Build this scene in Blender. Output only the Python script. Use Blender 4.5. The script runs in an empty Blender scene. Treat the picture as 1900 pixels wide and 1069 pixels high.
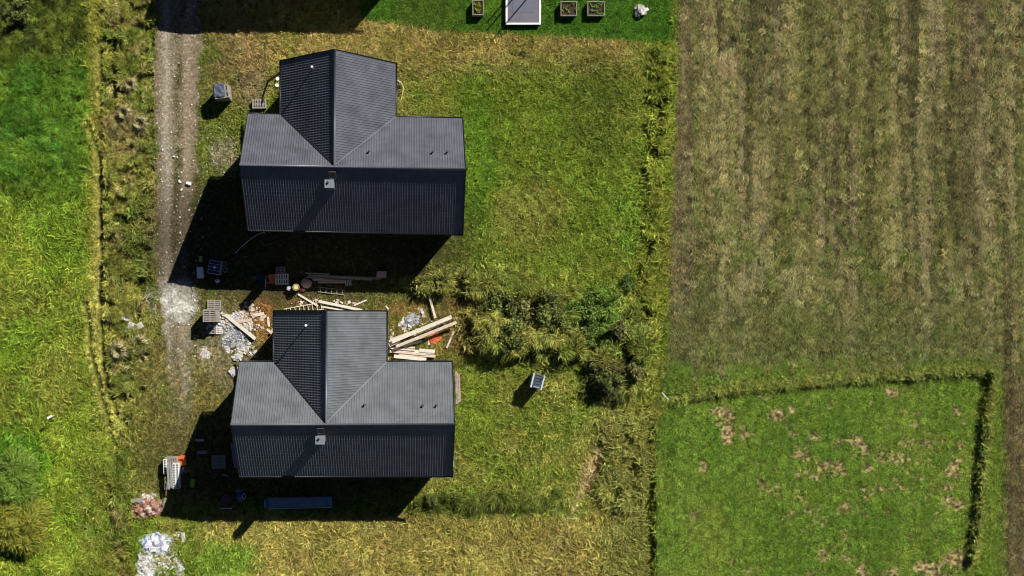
import bpy, math, random
import numpy as np
from mathutils import Vector, Matrix

random.seed(7); RN = np.random.RandomState(7)
S = bpy.context.scene
COL = S.collection

# ---------------------------------------------------------------- camera, sky, sun, exposure
PXM = 21.0                       # ground pixels (of the 1900 px photograph) per metre
CAM_H = 100.0
F = PXM*CAM_H
NX, NY = 760.0, 580.0            # the point of the photograph straight below the camera
CX, CY = (NX-950)/PXM, (534.5-NY)/PXM

cam = bpy.data.cameras.new('camera'); co = bpy.data.objects.new('camera', cam); COL.objects.link(co)
co.location = (CX, CY, CAM_H); co.rotation_euler = (0, 0, 0)
cam.sensor_width = 36; cam.lens = 36*F/1900
cam.shift_x = (950-NX)/1900; cam.shift_y = (NY-534.5)/1900
cam.clip_end = 4000; S.camera = co

SUN_V = Vector((.505, .590, .630)).normalized()       # towards the sun
elev = math.asin(SUN_V.z); az = math.atan2(SUN_V.x, SUN_V.y)
w = bpy.data.worlds.new('World'); S.world = w; w.use_nodes = True
nt = w.node_tree; bg = nt.nodes['Background']
sky = nt.nodes.new('ShaderNodeTexSky'); sky.sky_type = 'NISHITA'; sky.sun_disc = False
sky.sun_elevation = elev; sky.sun_rotation = az
sky.air_density = 0.35; sky.dust_density = 0.0; sky.ozone_density = 1.5
nt.links.new(sky.outputs[0], bg.inputs[0]); bg.inputs[1].default_value = 0.05
sl = bpy.data.lights.new('sun', 'SUN'); sl.energy = 5.0; sl.angle = math.radians(.5); sl.color = (1, .965, .9)
so = bpy.data.objects.new('sun', sl); COL.objects.link(so); so.rotation_euler = SUN_V.to_track_quat('Z', 'Y').to_euler()
so.location = (0, 0, 60)
S.view_settings.view_transform = 'Standard'; S.view_settings.look = 'None'
S.view_settings.exposure = 0.4; S.view_settings.gamma = 1.0; S.view_settings.use_curve_mapping = False
S.cycles.pixel_filter_type = 'BLACKMAN_HARRIS'; S.cycles.filter_width = 1.05
S.cycles.max_bounces = 5; S.cycles.diffuse_bounces = 2

# ---------------------------------------------------------------- helpers
def W(px, py, z=0.0):
    """the world point at height z that lies at photo position px, py"""
    k = (CAM_H-z)/F
    return Vector((CX+(px-NX)*k, CY-(py-NY)*k, z))
def toP(x, y):
    return 950+x*PXM, 534.5-y*PXM
def lin(c):
    a = np.asarray(c, float)/255
    return np.where(a <= .04045, a/12.92, ((a+.055)/1.055)**2.4)
def tag(o, label=None, cat=None, group=None, kind=None):
    if label: o['label'] = label
    if cat: o['category'] = cat
    if group: o['group'] = group
    if kind: o['kind'] = kind
    return o
def empty(name, loc, rz=0, label=None, cat=None, group=None):
    o = bpy.data.objects.new(name, None); COL.objects.link(o)
    o.location = loc; o.rotation_euler = (0, 0, rz); o.empty_display_size = .2
    return tag(o, label, cat, group)
def link(name, me, parent=None, loc=None, rz=0):
    o = bpy.data.objects.new(name, me); COL.objects.link(o)
    if parent: o.parent = parent
    if loc is not None: o.location = loc
    if rz: o.rotation_euler = (0, 0, rz)
    return o
class MB:
    def __init__(s): s.v = []; s.f = []
    def add(s, vs, fs):
        n = len(s.v); s.v += [tuple(q) for q in vs]; s.f += [tuple(n+i for i in f) for f in fs]; return s
    def box(s, c, d, R=None):
        x, y, z = d[0]/2, d[1]/2, d[2]/2; c = Vector(c)
        vs = [Vector((sx*x, sy*y, sz*z)) for sz in (-1, 1) for sy in (-1, 1) for sx in (-1, 1)]
        if R is not None: vs = [R@q for q in vs]
        return s.add([c+q for q in vs], [(0,2,3,1),(4,5,7,6),(0,1,5,4),(2,6,7,3),(0,4,6,2),(1,3,7,5)])
    def beam(s, a, b, wd, th):
        a, b = Vector(a), Vector(b); d = b-a; L = d.length; x = d/L
        y = Vector((0,0,1)).cross(x)
        if y.length < 1e-3: y = Vector((0,1,0))
        y.normalize(); z = x.cross(y)
        return s.box((a+b)/2, (L, wd, th), Matrix((x, y, z)).transposed())
    def tube(s, pts, r, n=8, cap=True):
        pts = [Vector(p) for p in pts]; m = len(pts); base = len(s.v)
        for i, p in enumerate(pts):
            d = (pts[min(i+1, m-1)]-pts[max(i-1, 0)]).normalized()
            a = d.cross(Vector((0,0,1)));
            if a.length < 1e-3: a = Vector((1,0,0))
            a.normalize(); b = d.cross(a)
            rr = r[i] if isinstance(r, (list, tuple)) else r
            for k in range(n):
                t = 2*math.pi*k/n; s.v.append(tuple(p+(a*math.cos(t)+b*math.sin(t))*rr))
        for i in range(m-1):
            for k in range(n):
                s.f.append((base+i*n+k, base+i*n+(k+1) % n, base+(i+1)*n+(k+1) % n, base+(i+1)*n+k))
        if cap:
            s.f.append(tuple(base+k for k in range(n))); s.f.append(tuple(base+(m-1)*n+k for k in reversed(range(n))))
        return s
    def ring(s, c, R, r, n=16, m=6):
        base = len(s.v); c = Vector(c)
        for i in range(n):
            t = 2*math.pi*i/n
            for k in range(m):
                u = 2*math.pi*k/m
                s.v.append((c.x+(R+r*math.cos(u))*math.cos(t), c.y+(R+r*math.cos(u))*math.sin(t), c.z+r*math.sin(u)))
        for i in range(n):
            for k in range(m):
                s.f.append((base+i*m+k, base+((i+1)%n)*m+k, base+((i+1)%n)*m+(k+1)%m, base+i*m+(k+1)%m))
        return s
    def mesh(s, name, mat, smooth=False):
        me = bpy.data.meshes.new(name); me.from_pydata(s.v, [], s.f); me.materials.append(mat)
        if smooth: me.polygons.foreach_set('use_smooth', [True]*len(me.polygons))
        me.update(); return me
    def build(s, name, mat, parent=None, loc=None, rz=0, smooth=False):
        return link(name, s.mesh(name, mat, smooth), parent, loc, rz)
def npmesh(name, V, Fq, mat, smooth=False):
    me = bpy.data.meshes.new(name)
    me.vertices.add(len(V)); me.vertices.foreach_set('co', np.asarray(V, np.float32).ravel())
    Fq = np.asarray(Fq, np.int32); n, k = Fq.shape
    me.loops.add(n*k); me.loops.foreach_set('vertex_index', Fq.ravel())
    me.polygons.add(n); me.polygons.foreach_set('loop_start', np.arange(0, n*k, k, dtype=np.int32))
    me.polygons.foreach_set('loop_total', np.full(n, k, np.int32))
    me.polygons.foreach_set('use_smooth', np.full(n, smooth))
    if mat: me.materials.append(mat)
    me.update(calc_edges=True); return me

# noise on numpy arrays
def _h(ix, iy, seed):
    n = (ix*374761393+iy*668265263+seed*1274126177) & 0x7fffffff
    n = ((n ^ (n >> 13))*1103515245) & 0x7fffffff
    return ((n ^ (n >> 16)) & 0xffff)/65535.0
def vn(x, y, seed=0):
    x = np.asarray(x, float); y = np.asarray(y, float)
    ix = np.floor(x).astype(np.int64); iy = np.floor(y).astype(np.int64); fx = x-ix; fy = y-iy
    fx = fx*fx*(3-2*fx); fy = fy*fy*(3-2*fy)
    a = _h(ix, iy, seed); b = _h(ix+1, iy, seed); c = _h(ix, iy+1, seed); d = _h(ix+1, iy+1, seed)
    return (a*(1-fx)+b*fx)*(1-fy)+(c*(1-fx)+d*fx)*fy
def fbm(x, y, seed=0, o=4):
    r = 0; a = .5; t = 0
    for i in range(o):
        r = r+a*vn(x, y, seed+i*17); t += a; a *= .5; x = x*2.03+3.1; y = y*2.03+7.7
    return r/t
def sm(a, b, x):
    t = np.clip((x-a)/(b-a), 0, 1); return t*t*(3-2*t)
def band(x, a, b, s): return sm(a-s, a+s, x)*(1-sm(b-s, b+s, x))
def ell(px, py, cx, cy, rx, ry, soft=.35, rot=0):
    dx, dy = px-cx, py-cy; c, s_ = math.cos(math.radians(rot)), math.sin(math.radians(rot))
    u = (dx*c+dy*s_)/rx; v = (-dx*s_+dy*c)/ry
    return 1-sm(1-soft, 1+soft, np.sqrt(u*u+v*v))
def pdist(px, py, pts):
    d = np.full(np.shape(px), 1e9)
    for (ax, ay), (bx, by) in zip(pts[:-1], pts[1:]):
        vx, vy = bx-ax, by-ay; t = np.clip(((px-ax)*vx+(py-ay)*vy)/(vx*vx+vy*vy), 0, 1)
        d = np.minimum(d, np.hypot(px-ax-t*vx, py-ay-t*vy))
    return d
def poly_in(px, py, pts):      # signed distance to the inside of a convex polygon, clockwise on the picture
    d = np.full(np.shape(px), 1e9)
    for (ax, ay), (bx, by) in zip(pts, pts[1:]+pts[:1]):
        vx, vy = bx-ax, by-ay; L = math.hypot(vx, vy)
        d = np.minimum(d, ((px-ax)*(-vy)+(py-ay)*vx)/L)
    return d

# ---------------------------------------------------------------- the land: cover, colour and height as functions of the place
BANK_A = [(1222, 748), (1300, 733), (1380, 719), (1520, 706), (1700, 696), (1765, 688), (1838, 690)]
BANK_B = [(1838, 690), (1833, 740), (1824, 830), (1817, 930), (1803, 1036)]
LAWN = [(1217, 790), (1240, 748), (1400, 717), (1640, 703), (1830, 693), (1812, 930), (1790, 1400), (1212, 1400)]
PATCH = [(1349,790,17,34),(1345,765,22,14),(1380,803,11,16),(1445,775,17,14),(1437,765,10,10),(1471,760,9,6),(1511,810,14,7),(1480,838,9,16),(1493,850,14,7),
 (1530,865,17,12),(1558,870,15,12),(1590,820,15,12),(1603,835,9,16),(1612,868,14,11),(1650,850,16,8),(1680,848,13,8),(1700,785,11,7),(1690,819,8,6),
 (1652,730,17,8),(1775,763,9,10),(1770,870,18,20),(1755,905,13,9),(1775,937,18,14),(1605,918,13,13),(1570,940,13,8),(1535,920,9,5),(1660,910,9,5),
 (1290,952,11,11),(1303,868,7,12),(1421,738,14,5),(1530,1030,16,13),(1572,1035,10,14),(1600,1060,14,10),(1505,1062,8,6),(1658,1058,12,7),(1720,1055,22,16),
 (1770,1040,26,20),(1740,1070,30,12),(1640,1064,8,6),(1385,1060,8,6),(1358,1048,4,9),(1404,1056,4,9),(1688,995,6,9),(1785,830,7,7)]
FURROW = [[(164,230),(178,275),(192,320),(186,420),(184,560)], [(213,60),(217,180),(219,215)], [(187,90),(190,200)], [(187,640),(200,720),(222,765),(240,792)],
          [(160,560),(168,640),(185,720),(200,775),(214,800)], [(185,330),(190,470),(187,600),(193,660)]]
def road_mask(px, py, n):
    w_l = np.interp(py, [-400,40,300,480,560,700,900], [288,290,291,294,298,312,320])
    w_r = np.interp(py, [-400,40,120,300,400,480,560,640,700,900], [374,374,372,366,352,350,355,358,360,362])
    j = (n-.5)*26
    return sm(-6, 6, px-w_l+j)*sm(-6, 6, w_r-px+j)*(1-.75*sm(600, 720, py))*(1-sm(720, 860, py))

def land(px, py):
    px = np.asarray(px, float); py = np.asarray(py, float)
    shp = px.shape
    nb = fbm(px/110, py/110, 1); nm = fbm(px/34, py/34, 2); ns = fbm(px/9, py/9, 3, 3); nf = vn(px/3.2, py/3.2, 4)
    wx = px+(nm-.5)*26+(ns-.5)*12; wy = py+(fbm(px/30, py/30, 9)-.5)*26+(ns-.5)*12
    c = np.zeros(shp+(3,)); H = np.full(shp, .26); D = np.ones(shp); kind = np.zeros(shp)      # kind 0 meadow, 1 lawn, 2 stubble
    def lay(col, m):
        nonlocal c
        c = c*(1-m[..., None])+lin(col)*m[..., None]
    def hset(h, m):
        nonlocal H
        H = H*(1-m)+h*m
    one = np.ones(shp)
    lay((108,122,36), one)
    lay((130,124,52), sm(.48, .70, nb)*.6); lay((84,122,32), sm(.50, .70, nm)*.75)
    lay((140,122,66), sm(.62, .74, ns)*.5)
    # strip of dry grass behind the first house, tan at the top
    t = (1-sm(95, 165, wy))*band(wx, 385, 1170, 30)
    lay((152,132,70), t*.85); lay((124,120,44), t*sm(.5, .66, nm)*.7)
    lay((158,132,84), ell(wx, wy, 445, 130, 55, 70)*.75)
    lay((118,108,78), ell(wx, wy, 470, 165, 30, 35)*.6)
    # greener garden to the right of the first house
    t = ell(wx, wy, 1010, 330, 190, 200, .4); lay((92,124,30), t*.8)
    lay((72,118,22), ell(wx, wy, 880, 290, 40, 160)*.7)
    lay((132,126,58), ell(wx, wy, 985, 400, 70, 70)*.55)
    lay((84,96,32), ell(wx, wy, 1110, 210, 55, 90)*.55)
    t = ell(wx, wy, 1172, 410, 20, 80, .6)*sm(.3,.5,ns); lay((86,132,38), t*.6); hset(.45, t)
    # left field
    L = 1-sm(150, 175, wx+.03*(wy-400))
    lay((96,130,30), L); lay((126,140,40), L*sm(.45,.62,nm)*.7); lay((120,116,42), L*sm(.5,.68,nb)*.5)
    lay((84,132,34), L*(1-sm(300,460,wy))*.85); lay((52,108,28), L*(1-sm(300,430,wy))*sm(.5,.66,nm)*.7)
    t=L*(1-sm(70,150,wy)); lay((98,104,36), t*.7); lay((36,52,18), t*sm(.48,.6,fbm(px/16,py/16,99))*.8)
    lay((60,126,24), L*ell(wx,wy,20,860,70,70)*.7)
    lay((138,134,56), L*ell(wx,wy,110,700,60,70)*.5)
    hset(.6, L*(1-sm(330,480,wy))); hset(.42, L*sm(330,480,wy))
    t = band(wx, 165, 207, 7)*(1-sm(640,760,wy)); lay((156,150,56), t*.8); lay((116,128,34), t*sm(.5,.65,nm)*.6); hset(.2, t)
    t = band(wx, 150, 235, 12)*sm(560,640,wy)*(1-sm(820,900,wy)); lay((108,136,34), t*.6)
    for fl in FURROW:
        q = pdist(px+(nm-.5)*4, py, fl); lay((176,170,78), np.exp(-((q-8)/4)**2)*.9); hset(.12, np.exp(-(q/12)**4)); lay((70,74,30), np.exp(-(q/3)**2)*.85)
    # overgrown ditch
    dl = np.interp(py, [-400,300,600,760,900,1400], [204,196,200,222,215,215])
    dr = np.interp(py, [-400,300,600,760,900,1400], [284,284,282,272,245,245])
    t = sm(-8,8,wx-dl)*sm(-8,8,dr-wx)
    lay((128,130,50), t); lay((84,112,34), t*sm(.45,.6,nm)*.8); lay((164,146,86), t*sm(.55,.68,fbm(px/22,py/22,31))*.7)
    lay((160,140,86), ell(wx,wy,240,235,42,35)*.8)
    hset(.62, t); hset(.15, t*np.exp(-(np.minimum(pdist(px,py,FURROW[1]), pdist(px,py,FURROW[3]))/12)**4))
    # shoulder and road
    t = band(wx, 280, 440, 16)*band(wy, 60, 780, 30); lay((122,112,58), t*.6); lay((88,112,36), t*sm(.48,.62,nm)*.7); hset(.16, t)
    t = band(wx, 255, 430, 16)*sm(600,660,wy)*(1-sm(900,960,wy)); lay((126,116,60), t*.8); lay((104,112,42), t*sm(.5,.64,nm)*.6); hset(.17,t)
    g = ell(wx,wy,430,640,60,80)*.9; lay((138,126,96), g*.8); hset(.1,g)
    t = band(wx, 365, 445, 12)*band(wy, 215, 330, 30); lay((112,128,42), t*.6); lay((150,140,112), band(wx,395,440,8)*band(wy,262,312,12)*.7)
    R = road_mask(px, py, fbm(px/16, py/16, 12))
    rc = R*(.55+.45*sm(.3,.5,fbm(px/7,py/30,14)))
    mid = np.exp(-((px-np.interp(py,[0,300,500],[332,330,322])-(nm-.5)*14)/7)**2)*sm(.35,.6,fbm(px/9,py/22,15))
    lay((146,130,108), np.maximum(rc, R*.8)); lay((186,174,156), R*np.exp(-((px-309-(py-100)*.004+(nm-.5)*8)/8)**2)*.75)
    lay((174,154,130), R*np.exp(-((px-350+(py-100)*.02+(nm-.5)*8)/8)**2)*.65)
    lay((104,100,54), R*mid*.85)
    hset(.05, R*(1-mid)); D = D*(1-R*(.95-.75*mid))
    t = np.exp(-((px-345-(nm-.5)*10)/8)**2)*band(py,600,760,25)*sm(.3,.5,ns); lay((152,144,120), t*.8); D *= 1-.8*t; hset(.08, t)
    t = ell(wx,wy,330,556,30,42,.35); lay((196,192,180), t*.95); lay((232,230,222), t*sm(.5,.62,ns)*.8); D *= 1-t*.97
    t = np.maximum(ell(wx,wy,380,655,9,14,.4), np.maximum(ell(wx,wy,283,560,5,26,.5), ell(wx,wy,442,664,16,12,.4))); lay((186,178,158), t*.8); D *= 1-t*.8
    # builder's yard between and beside the houses
    t = band(wy, 545, 690, 18)*band(wx, 430, 880, 22); lay((128,112,54), t*.75); lay((104,114,40), t*sm(.52,.64,nm)*.6); hset(.12, t)
    lay((172,118,62), ell(wx,wy,487,590,27,38)*.85); lay((166,124,66), ell(wx,wy,560,556,26,10)*.7); lay((156,116,60), ell(wx,wy,745,572,38,12)*.6)
    lay((128,96,58), ell(wx,wy,850,610,34,60,.4,-35)*.6)
    lay((70,60,44), ell(wx,wy,560,440,300,130,.3)*.8)          # ground colour darkened round the upper house to deepen its shadow
    lay((78,68,46), ell(wx,wy,560,850,260,90,.3)*.6)  # likewise darker colour painted where the lower house shades the ground
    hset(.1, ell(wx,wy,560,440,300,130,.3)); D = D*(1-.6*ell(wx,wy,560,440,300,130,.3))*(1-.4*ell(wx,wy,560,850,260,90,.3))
    # below: rough olive meadow, tan meadow
    t = band(wx, 770, 1210, 20)*band(wy, 700, 930, 25); lay((124,128,50), t*.7); lay((82,118,30), t*sm(.5,.66,nm)*.6); hset(.34, t)
    lay((100,124,34), ell(wx,wy,880,760,40,90)*.7)
    t = band(wx, 380, 1205, 25)*sm(945,965,wy); lay((148,136,64), t*.9); lay((128,124,48), t*sm(.5,.68,nm)*.55); lay((134,112,62), t*sm(.58,.7,fbm(px/26,py/26,44))*.5); hset(.36, t)
    lay((84,130,36), ell(wx,wy,420,1040,60,40,.4)*.85); hset(.3, ell(wx,wy,420,1040,60,40,.4))
    t = ell(wx,wy,1098,868,17,48,.4,22); lay((196,164,112), t*.95); D *= 1-.9*t
    t = np.exp(-(pdist(px,py,[(1078,905),(1058,960),(1040,1010),(1000,1050),(985,1080)])/5.5)**2); lay((190,174,110), t*.9); hset(.06,t); D *= 1-.8*t
    t = np.exp(-(pdist(px,py,[(1145,735),(1118,815)])/5)**2); lay((180,166,96), t*.8); D *= 1-.7*t; hset(.1,t)
    t = ell(wx,wy,708,1015,8,28,.4); lay((184,150,90), t*.8); D *= 1-.7*t
    # rough strip before the field, the brush and the hedge row of weeds
    bx = np.interp(py, [-400,80,300,500,720,1400], [1236,1232,1218,1204,1186,1178])
    t = np.exp(-((px-bx)/20)**2)*sm(70,95,py); lay((112,126,36), t*.9); lay((132,140,44), t*sm(.48,.6,nm)*.7); hset(.55, t*(1-sm(700,760,py)))
    t2 = band(wx,1110,1212,16)*sm(735,790,wy); lay((118,120,54), t2*.85); hset(.5, t2)
    br = np.maximum(ell(wx,wy,1010,605,150,68,.3), ell(wx,wy,1150,640,60,90,.3)); br = np.maximum(br, ell(wx,wy,900,520,130,24,.4)*.8)
    lay((136,138,60), br*.9); lay((96,120,42), br*sm(.45,.62,nm)*.7); lay((90,136,50), ell(wx,wy,1110,590,45,60,.4)*.75); hset(.85, br)
    lay((74,66,46), ell(wx,wy,1125,710,34,34,.4)*.6)
    t = np.exp(-((wy-932)/14)**2)*band(wx,770,1050,16); lay((70,88,32), t*.8); hset(.9, t)
    # top lawn
    t = sm(-3,3, np.interp(px,[700,830,900,1020,1150,1230],[40,60,62,68,76,82])-py+(ns-.5)*8)*band(wx, 672, 1250, 6)
    lay((60,108,22), t); lay((82,122,32), t*sm(.5,.66,nb)*.5); lay((70,100,30), t*ell(px,py,790,30,60,40)*.8)
    kind = np.where(t > .5, 1, kind); hset(.07, t)
    # ploughed and sown field on the right
    fx = px-1246-np.interp(py,[0,400,700],[14,0,-8])
    t = sm(-5,5,fx+(ns-.5)*10)*(1-sm(655,735,wy+(px-1246)*.0))
    t = np.maximum(t, sm(1846,1856,px+(ns-.5)*12+np.interp(py,[640,1069],[-6,24])))
    st = fbm(px/7, py/190, 21, 3); st2 = fbm(px/38, py/420, 22, 2); cl = fbm(px/5, py/7, 23, 2)
    rw = px+(fbm(px/60,py/260,83,2)-.5)*16
    l1 = vn(rw/3.4, py/420, 84); l2_ = vn(rw/4.6, py/300, 85); l3_ = vn(rw/8.5, py/420, 86); brk = fbm(px/7, py/16, 87, 3)
    lay((118,114,60), t); lay((156,140,102), t*sm(.50,.66,l3_*.62+brk*.38)*.75); lay((94,108,44), t*sm(.48,.62,(1-l3_)*.55+brk*.45)*.7)
    lay((158,150,88), t*sm(.56,.68,l1*.72+brk*.28)*.7); lay((58,54,32), t*sm(.54,.66,(1-l2_)*.72+(1-brk)*.28)*.75)
    lay((82,116,40), t*sm(.56,.7,nm)*sm(100,600,py)*.65)
    dg = vn((px*.86+py*.5)/5, (-px*.5+py*.86)/70, 88); dz_ = t*sm(400,520,py)*(1-sm(1846,1856,px))
    lay((164,158,108), dz_*sm(.55,.8,dg)*sm(.4,.6,nb)*.6); lay((84,104,44), dz_*sm(.6,.8,1-dg)*.5)
    lay((124,106,76), t*(1-sm(14,44,fx))*.6); lay((96,82,56), t*band(rw,1782,1818,7)*(1-sm(380,600,py))*.6)
    lay((176,164,104), t*sm(.6,.74,cl)*.3); lay((46,40,28), t*sm(.6,.74,1-cl)*.7)
    lay((176,148,108), ell(wx,wy,1352,122,20,26)*.7*sm(.4,.55,ns)); lay((84,70,56), ell(wx,wy,1358,82,12,12)*.7)
    lay((92,104,48), t*sm(480,640,wy)*.55*(1-sm(1846,1856,px)))
    lay((104,86,60), sm(1860,1875,px)*sm(640,760,py)*.6)
    kind = np.where(t > .5, 2, kind); hset(.1, t)
    t = band(px,1225,1852,8)*sm(650,690,wy)*(1-sm(-6,0,poly_in(px,py,LAWN))); lay((86,124,40), t*.85*sm(.3,.45,nm)); hset(.15,t)
    # lower right meadow with bare patches
    pd = poly_in(px, py, LAWN); t = sm(-4, 4, pd+(ns-.5)*6)
    lay((94,130,44), t); lay((116,140,54), t*sm(.46,.64,nb)*.55); lay((76,120,36), t*sm(.5,.66,nm)*.5)
    lay((108,128,44), t*np.exp(-((px-1330)/16)**2)*sm(850,1000,py)*.4); lay((128,140,58), t*(1-sm(4,12,px-1212))*.8)
    arc = np.hypot(px-1500, py-1165); lay((118,146,62), t*sm(.75,1,np.sin(arc/4.2))*band(arc,118,190,8)*band(px,1380,1600,20)*.45); lay((62,104,26), t*sm(.5,.7,vn(px/9,py/260,91))*.35)
    bare = np.zeros(shp)
    for (a, b, rx, ry) in PATCH: bare = np.maximum(bare, ell(px+(ns-.5)*16+(nm-.5)*10, py+(fbm(px/9,py/9,37)-.5)*18, a, b, rx*1.0, ry*1.0, .5))
    bare = np.maximum(bare, .62*ell(px,py,1610,880,210,130,.5)*sm(.56,.66,fbm(px/17,py/13,94,3)))
    bare = t*sm(.33,.40,bare*.70+(fbm(px/8,py/6,41,3)-.5)*1.5)*sm(0,.15,bare)
    lay((180,160,106), bare*.97); lay((84,70,46), bare*sm(.52,.64,vn(px/5,py/4,95))*.85)
    kind = np.where(t > .5, 1, kind); hset(.09, t); D *= 1-.97*bare
    t = np.exp(-(np.minimum(pdist(px,py,BANK_A), pdist(px,py,BANK_B))/12)**2)
    lay((112,122,52), t*.85); kind = np.where(t > .5, 0, kind); hset(.26, t)
    t = band(px,1818,1862,6)*sm(690,720,py)*(1-t); lay((92,124,34), t*.8); 
    # fine grain everywhere
    lum = (c@np.array([.25,.65,.10]))[..., None]; c = c*.9+lum*.1*np.array([1.08,1.0,.6])
    gr_ = np.clip((c[...,1]-c[...,0])/np.maximum(c[...,1],1e-4)*2.2, 0, 1)[..., None]          # fresh green leans to yellow
    c = c*(1+gr_*np.array([.17,0,-.2]))
    c = c*(.74+.52*nf)[..., None]*(.84+.32*ns)[..., None]
    # height of the land
    Z = (nm-.5)*.16+(ns-.5)*.26*np.clip(H*3,.3,1.6)+(nf-.5)*.13*np.clip(H*3,.35,1.2)
    yard = band(px, 300, 880, 20)*band(py, 60, 980, 20)
    Z = Z*(1-.75*yard)*(1-.5*R)
    for fl in FURROW:
        q = np.exp(-(pdist(px+(nm-.5)*4,py,fl)/4.2)**4); Z = Z-.2*q; D = D*(1-.75*q)
    dA = pdist(px,py,BANK_A); dB = pdist(px,py,BANK_B)
    lump = .75+.5*vn(px/14,py/14,51)
    Z = Z+.42*lump*np.exp(-(dA/6.5)**2)*sm(1222,1300,px)+.62*lump*np.exp(-(dB/6.5)**2)
    q = np.exp(-((px-1205-(nm-.5)*6)/9.5)**4)*sm(765,810,py); Z = Z-1.0*q; D = D*(1-.95*q)
    lmp = sm(.44,.56,fbm(px/20,py/15,61,2)); q = np.exp(-((px-bx)/18)**4)*sm(80,100,py)*(1-sm(700,760,py))
    Z = Z+(.75*lmp-.25)*q; D = D*(1-.75*q*(1-lmp))
    q2 = band(px,1115,1205,12)*sm(745,790,py)*(1-sm(930,960,py)); l2 = sm(.42,.56,fbm(px/19,py/19,66,2)); Z = Z+(.5*l2)*q2; D = D*(1-.5*q2*(1-l2))
    Z = Z+np.where((px > dl) & (px < dr), .75*(sm(.42,.58,fbm(px/26,py/13,63))-.5), 0)*(1-.6*sm(560,600,py)*(1-sm(620,640,py)))
    l3 = sm(.42,.58,fbm(px/34,py/28,65,3)); Z = Z+br*(.1+1.25*l3); D = D*(1-.8*br*(1-l3))
    Z = Z+(.25+.6*vn(px/17,py/17,97))*np.exp(-((wy-922)/9)**2)*band(wx,770,1030,16)
    Z = np.where(kind == 2, Z*1.0+(st-.5)*.08+(cl-.5)*.16+.03*np.sin(rw/15*2*math.pi)*(.4+.9*vn(rw/23,py/140,98)), Z)
    Z = Z-.10*bare*sm(.35,.65,nf)
    crack = np.maximum(ell(wx,wy,1530,664,85,5,.5), np.maximum(ell(wx,wy,1335,510,5,40,.5), ell(wx,wy,1358,84,9,10,.5)))*sm(.4,.6,ns); Z = Z-.3*crack
    return c, H, D, kind, Z, bare

# ---------------------------------------------------------------- materials
def mat(name, col, rough=.7, metal=0, var=.15, scale=6, bump=0, bscale=30, attr=None, island=None, spec=.35):
    m = bpy.data.materials.new(name); m.use_nodes = True; n = m.node_tree; b = n.nodes['Principled BSDF']
    b.inputs['Roughness'].default_value = rough; b.inputs['Metallic'].default_value = metal
    b.inputs['Specular IOR Level'].default_value = spec
    tc = n.nodes.new('ShaderNodeTexCoord')
    no = n.nodes.new('ShaderNodeTexNoise'); no.inputs['Scale'].default_value = scale; no.inputs['Detail'].default_value = 5
    n.links.new(tc.outputs['Object'], no.inputs['Vector'])
    mr = n.nodes.new('ShaderNodeMapRange'); mr.inputs['From Min'].default_value = .3; mr.inputs['From Max'].default_value = .7
    mr.inputs['To Min'].default_value = 1-var; mr.inputs['To Max'].default_value = 1+var
    n.links.new(no.outputs['Fac'], mr.inputs['Value'])
    mx = n.nodes.new('ShaderNodeMix'); mx.data_type = 'RGBA'; mx.blend_type = 'MULTIPLY'; mx.inputs[0].default_value = 1
    if attr:
        at = n.nodes.new('ShaderNodeAttribute'); at.attribute_name = 'col'; at.attribute_type = attr
        n.links.new(at.outputs['Color'], mx.inputs[6])
    elif island:
        g = n.nodes.new('ShaderNodeNewGeometry'); r = n.nodes.new('ShaderNodeValToRGB'); r.color_ramp.interpolation = 'LINEAR'
        n.links.new(g.outputs['Random Per Island'], r.inputs[0]); e = r.color_ramp.elements
        while len(e) < len(island): e.new(.5)
        for i, cc in enumerate(island): e[i].position = i/(len(island)-1); e[i].color = (*cc, 1)
        n.links.new(r.outputs[0], mx.inputs[6])
    else: mx.inputs[6].default_value = (*col, 1)
    n.links.new(mr.outputs[0], mx.inputs[7]); n.links.new(mx.outputs[2], b.inputs['Base Color'])
    if bump:
        n2 = n.nodes.new('ShaderNodeTexNoise'); n2.inputs['Scale'].default_value = bscale; n2.inputs['Detail'].default_value = 4
        n.links.new(tc.outputs['Object'], n2.inputs['Vector'])
        bp = n.nodes.new('ShaderNodeBump'); bp.inputs['Strength'].default_value = bump; bp.inputs['Distance'].default_value = .05
        n.links.new(n2.outputs['Fac'], bp.inputs['Height']); n.links.new(bp.outputs[0], b.inputs['Normal'])
    return m
M = {}
M['ground'] = mat('ground', None, .95, var=.45, scale=5, bump=.8, bscale=7, attr='GEOMETRY', spec=.1)
M['blade'] = mat('grass_blade', None, .7, var=.0, attr='INSTANCER', spec=.12)
M['roof1'] = mat('roof_anthracite', (.084,.089,.106), .55, .0, .22, .9, spec=.25)
M['roof2'] = mat('roof_graphite', (.114,.122,.134), .55, .0, .20, .9, spec=.25)
M['cap'] = mat('ridge_metal', (.085,.092,.105), .4, .0, .1, 3, spec=.5)
M['dark'] = mat('dark_metal', (.02,.022,.026), .45, .2, .1, 3)
M['wall'] = mat('render_wall', (.30,.29,.27), .9, var=.12, scale=1.2, bump=.2)
M['chim'] = mat('chimney_metal', (.17,.20,.24), .7, .0, .1, 4)
M['chside'] = mat('chimney_brick', (.12,.11,.1), .8)
M['glass'] = mat('window_glass', (.02,.025,.03), .08, var=.05, spec=.8)
M['frame'] = mat('window_frame', (.05,.05,.055), .5)
M['wood'] = mat('fresh_timber', (.56,.46,.36), .8, var=.16, scale=2.5, bump=.2, bscale=18)
M['wood2'] = mat('pale_timber', (.64,.57,.47), .8, var=.14, scale=3, bump=.2, bscale=18)
M['oldwood'] = mat('weathered_timber', (.27,.24,.20), .85, var=.25, scale=4, bump=.2)
M['pallet'] = mat('pallet_timber', (.30,.27,.23), .85, var=.25, scale=5, bump=.2)
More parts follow.
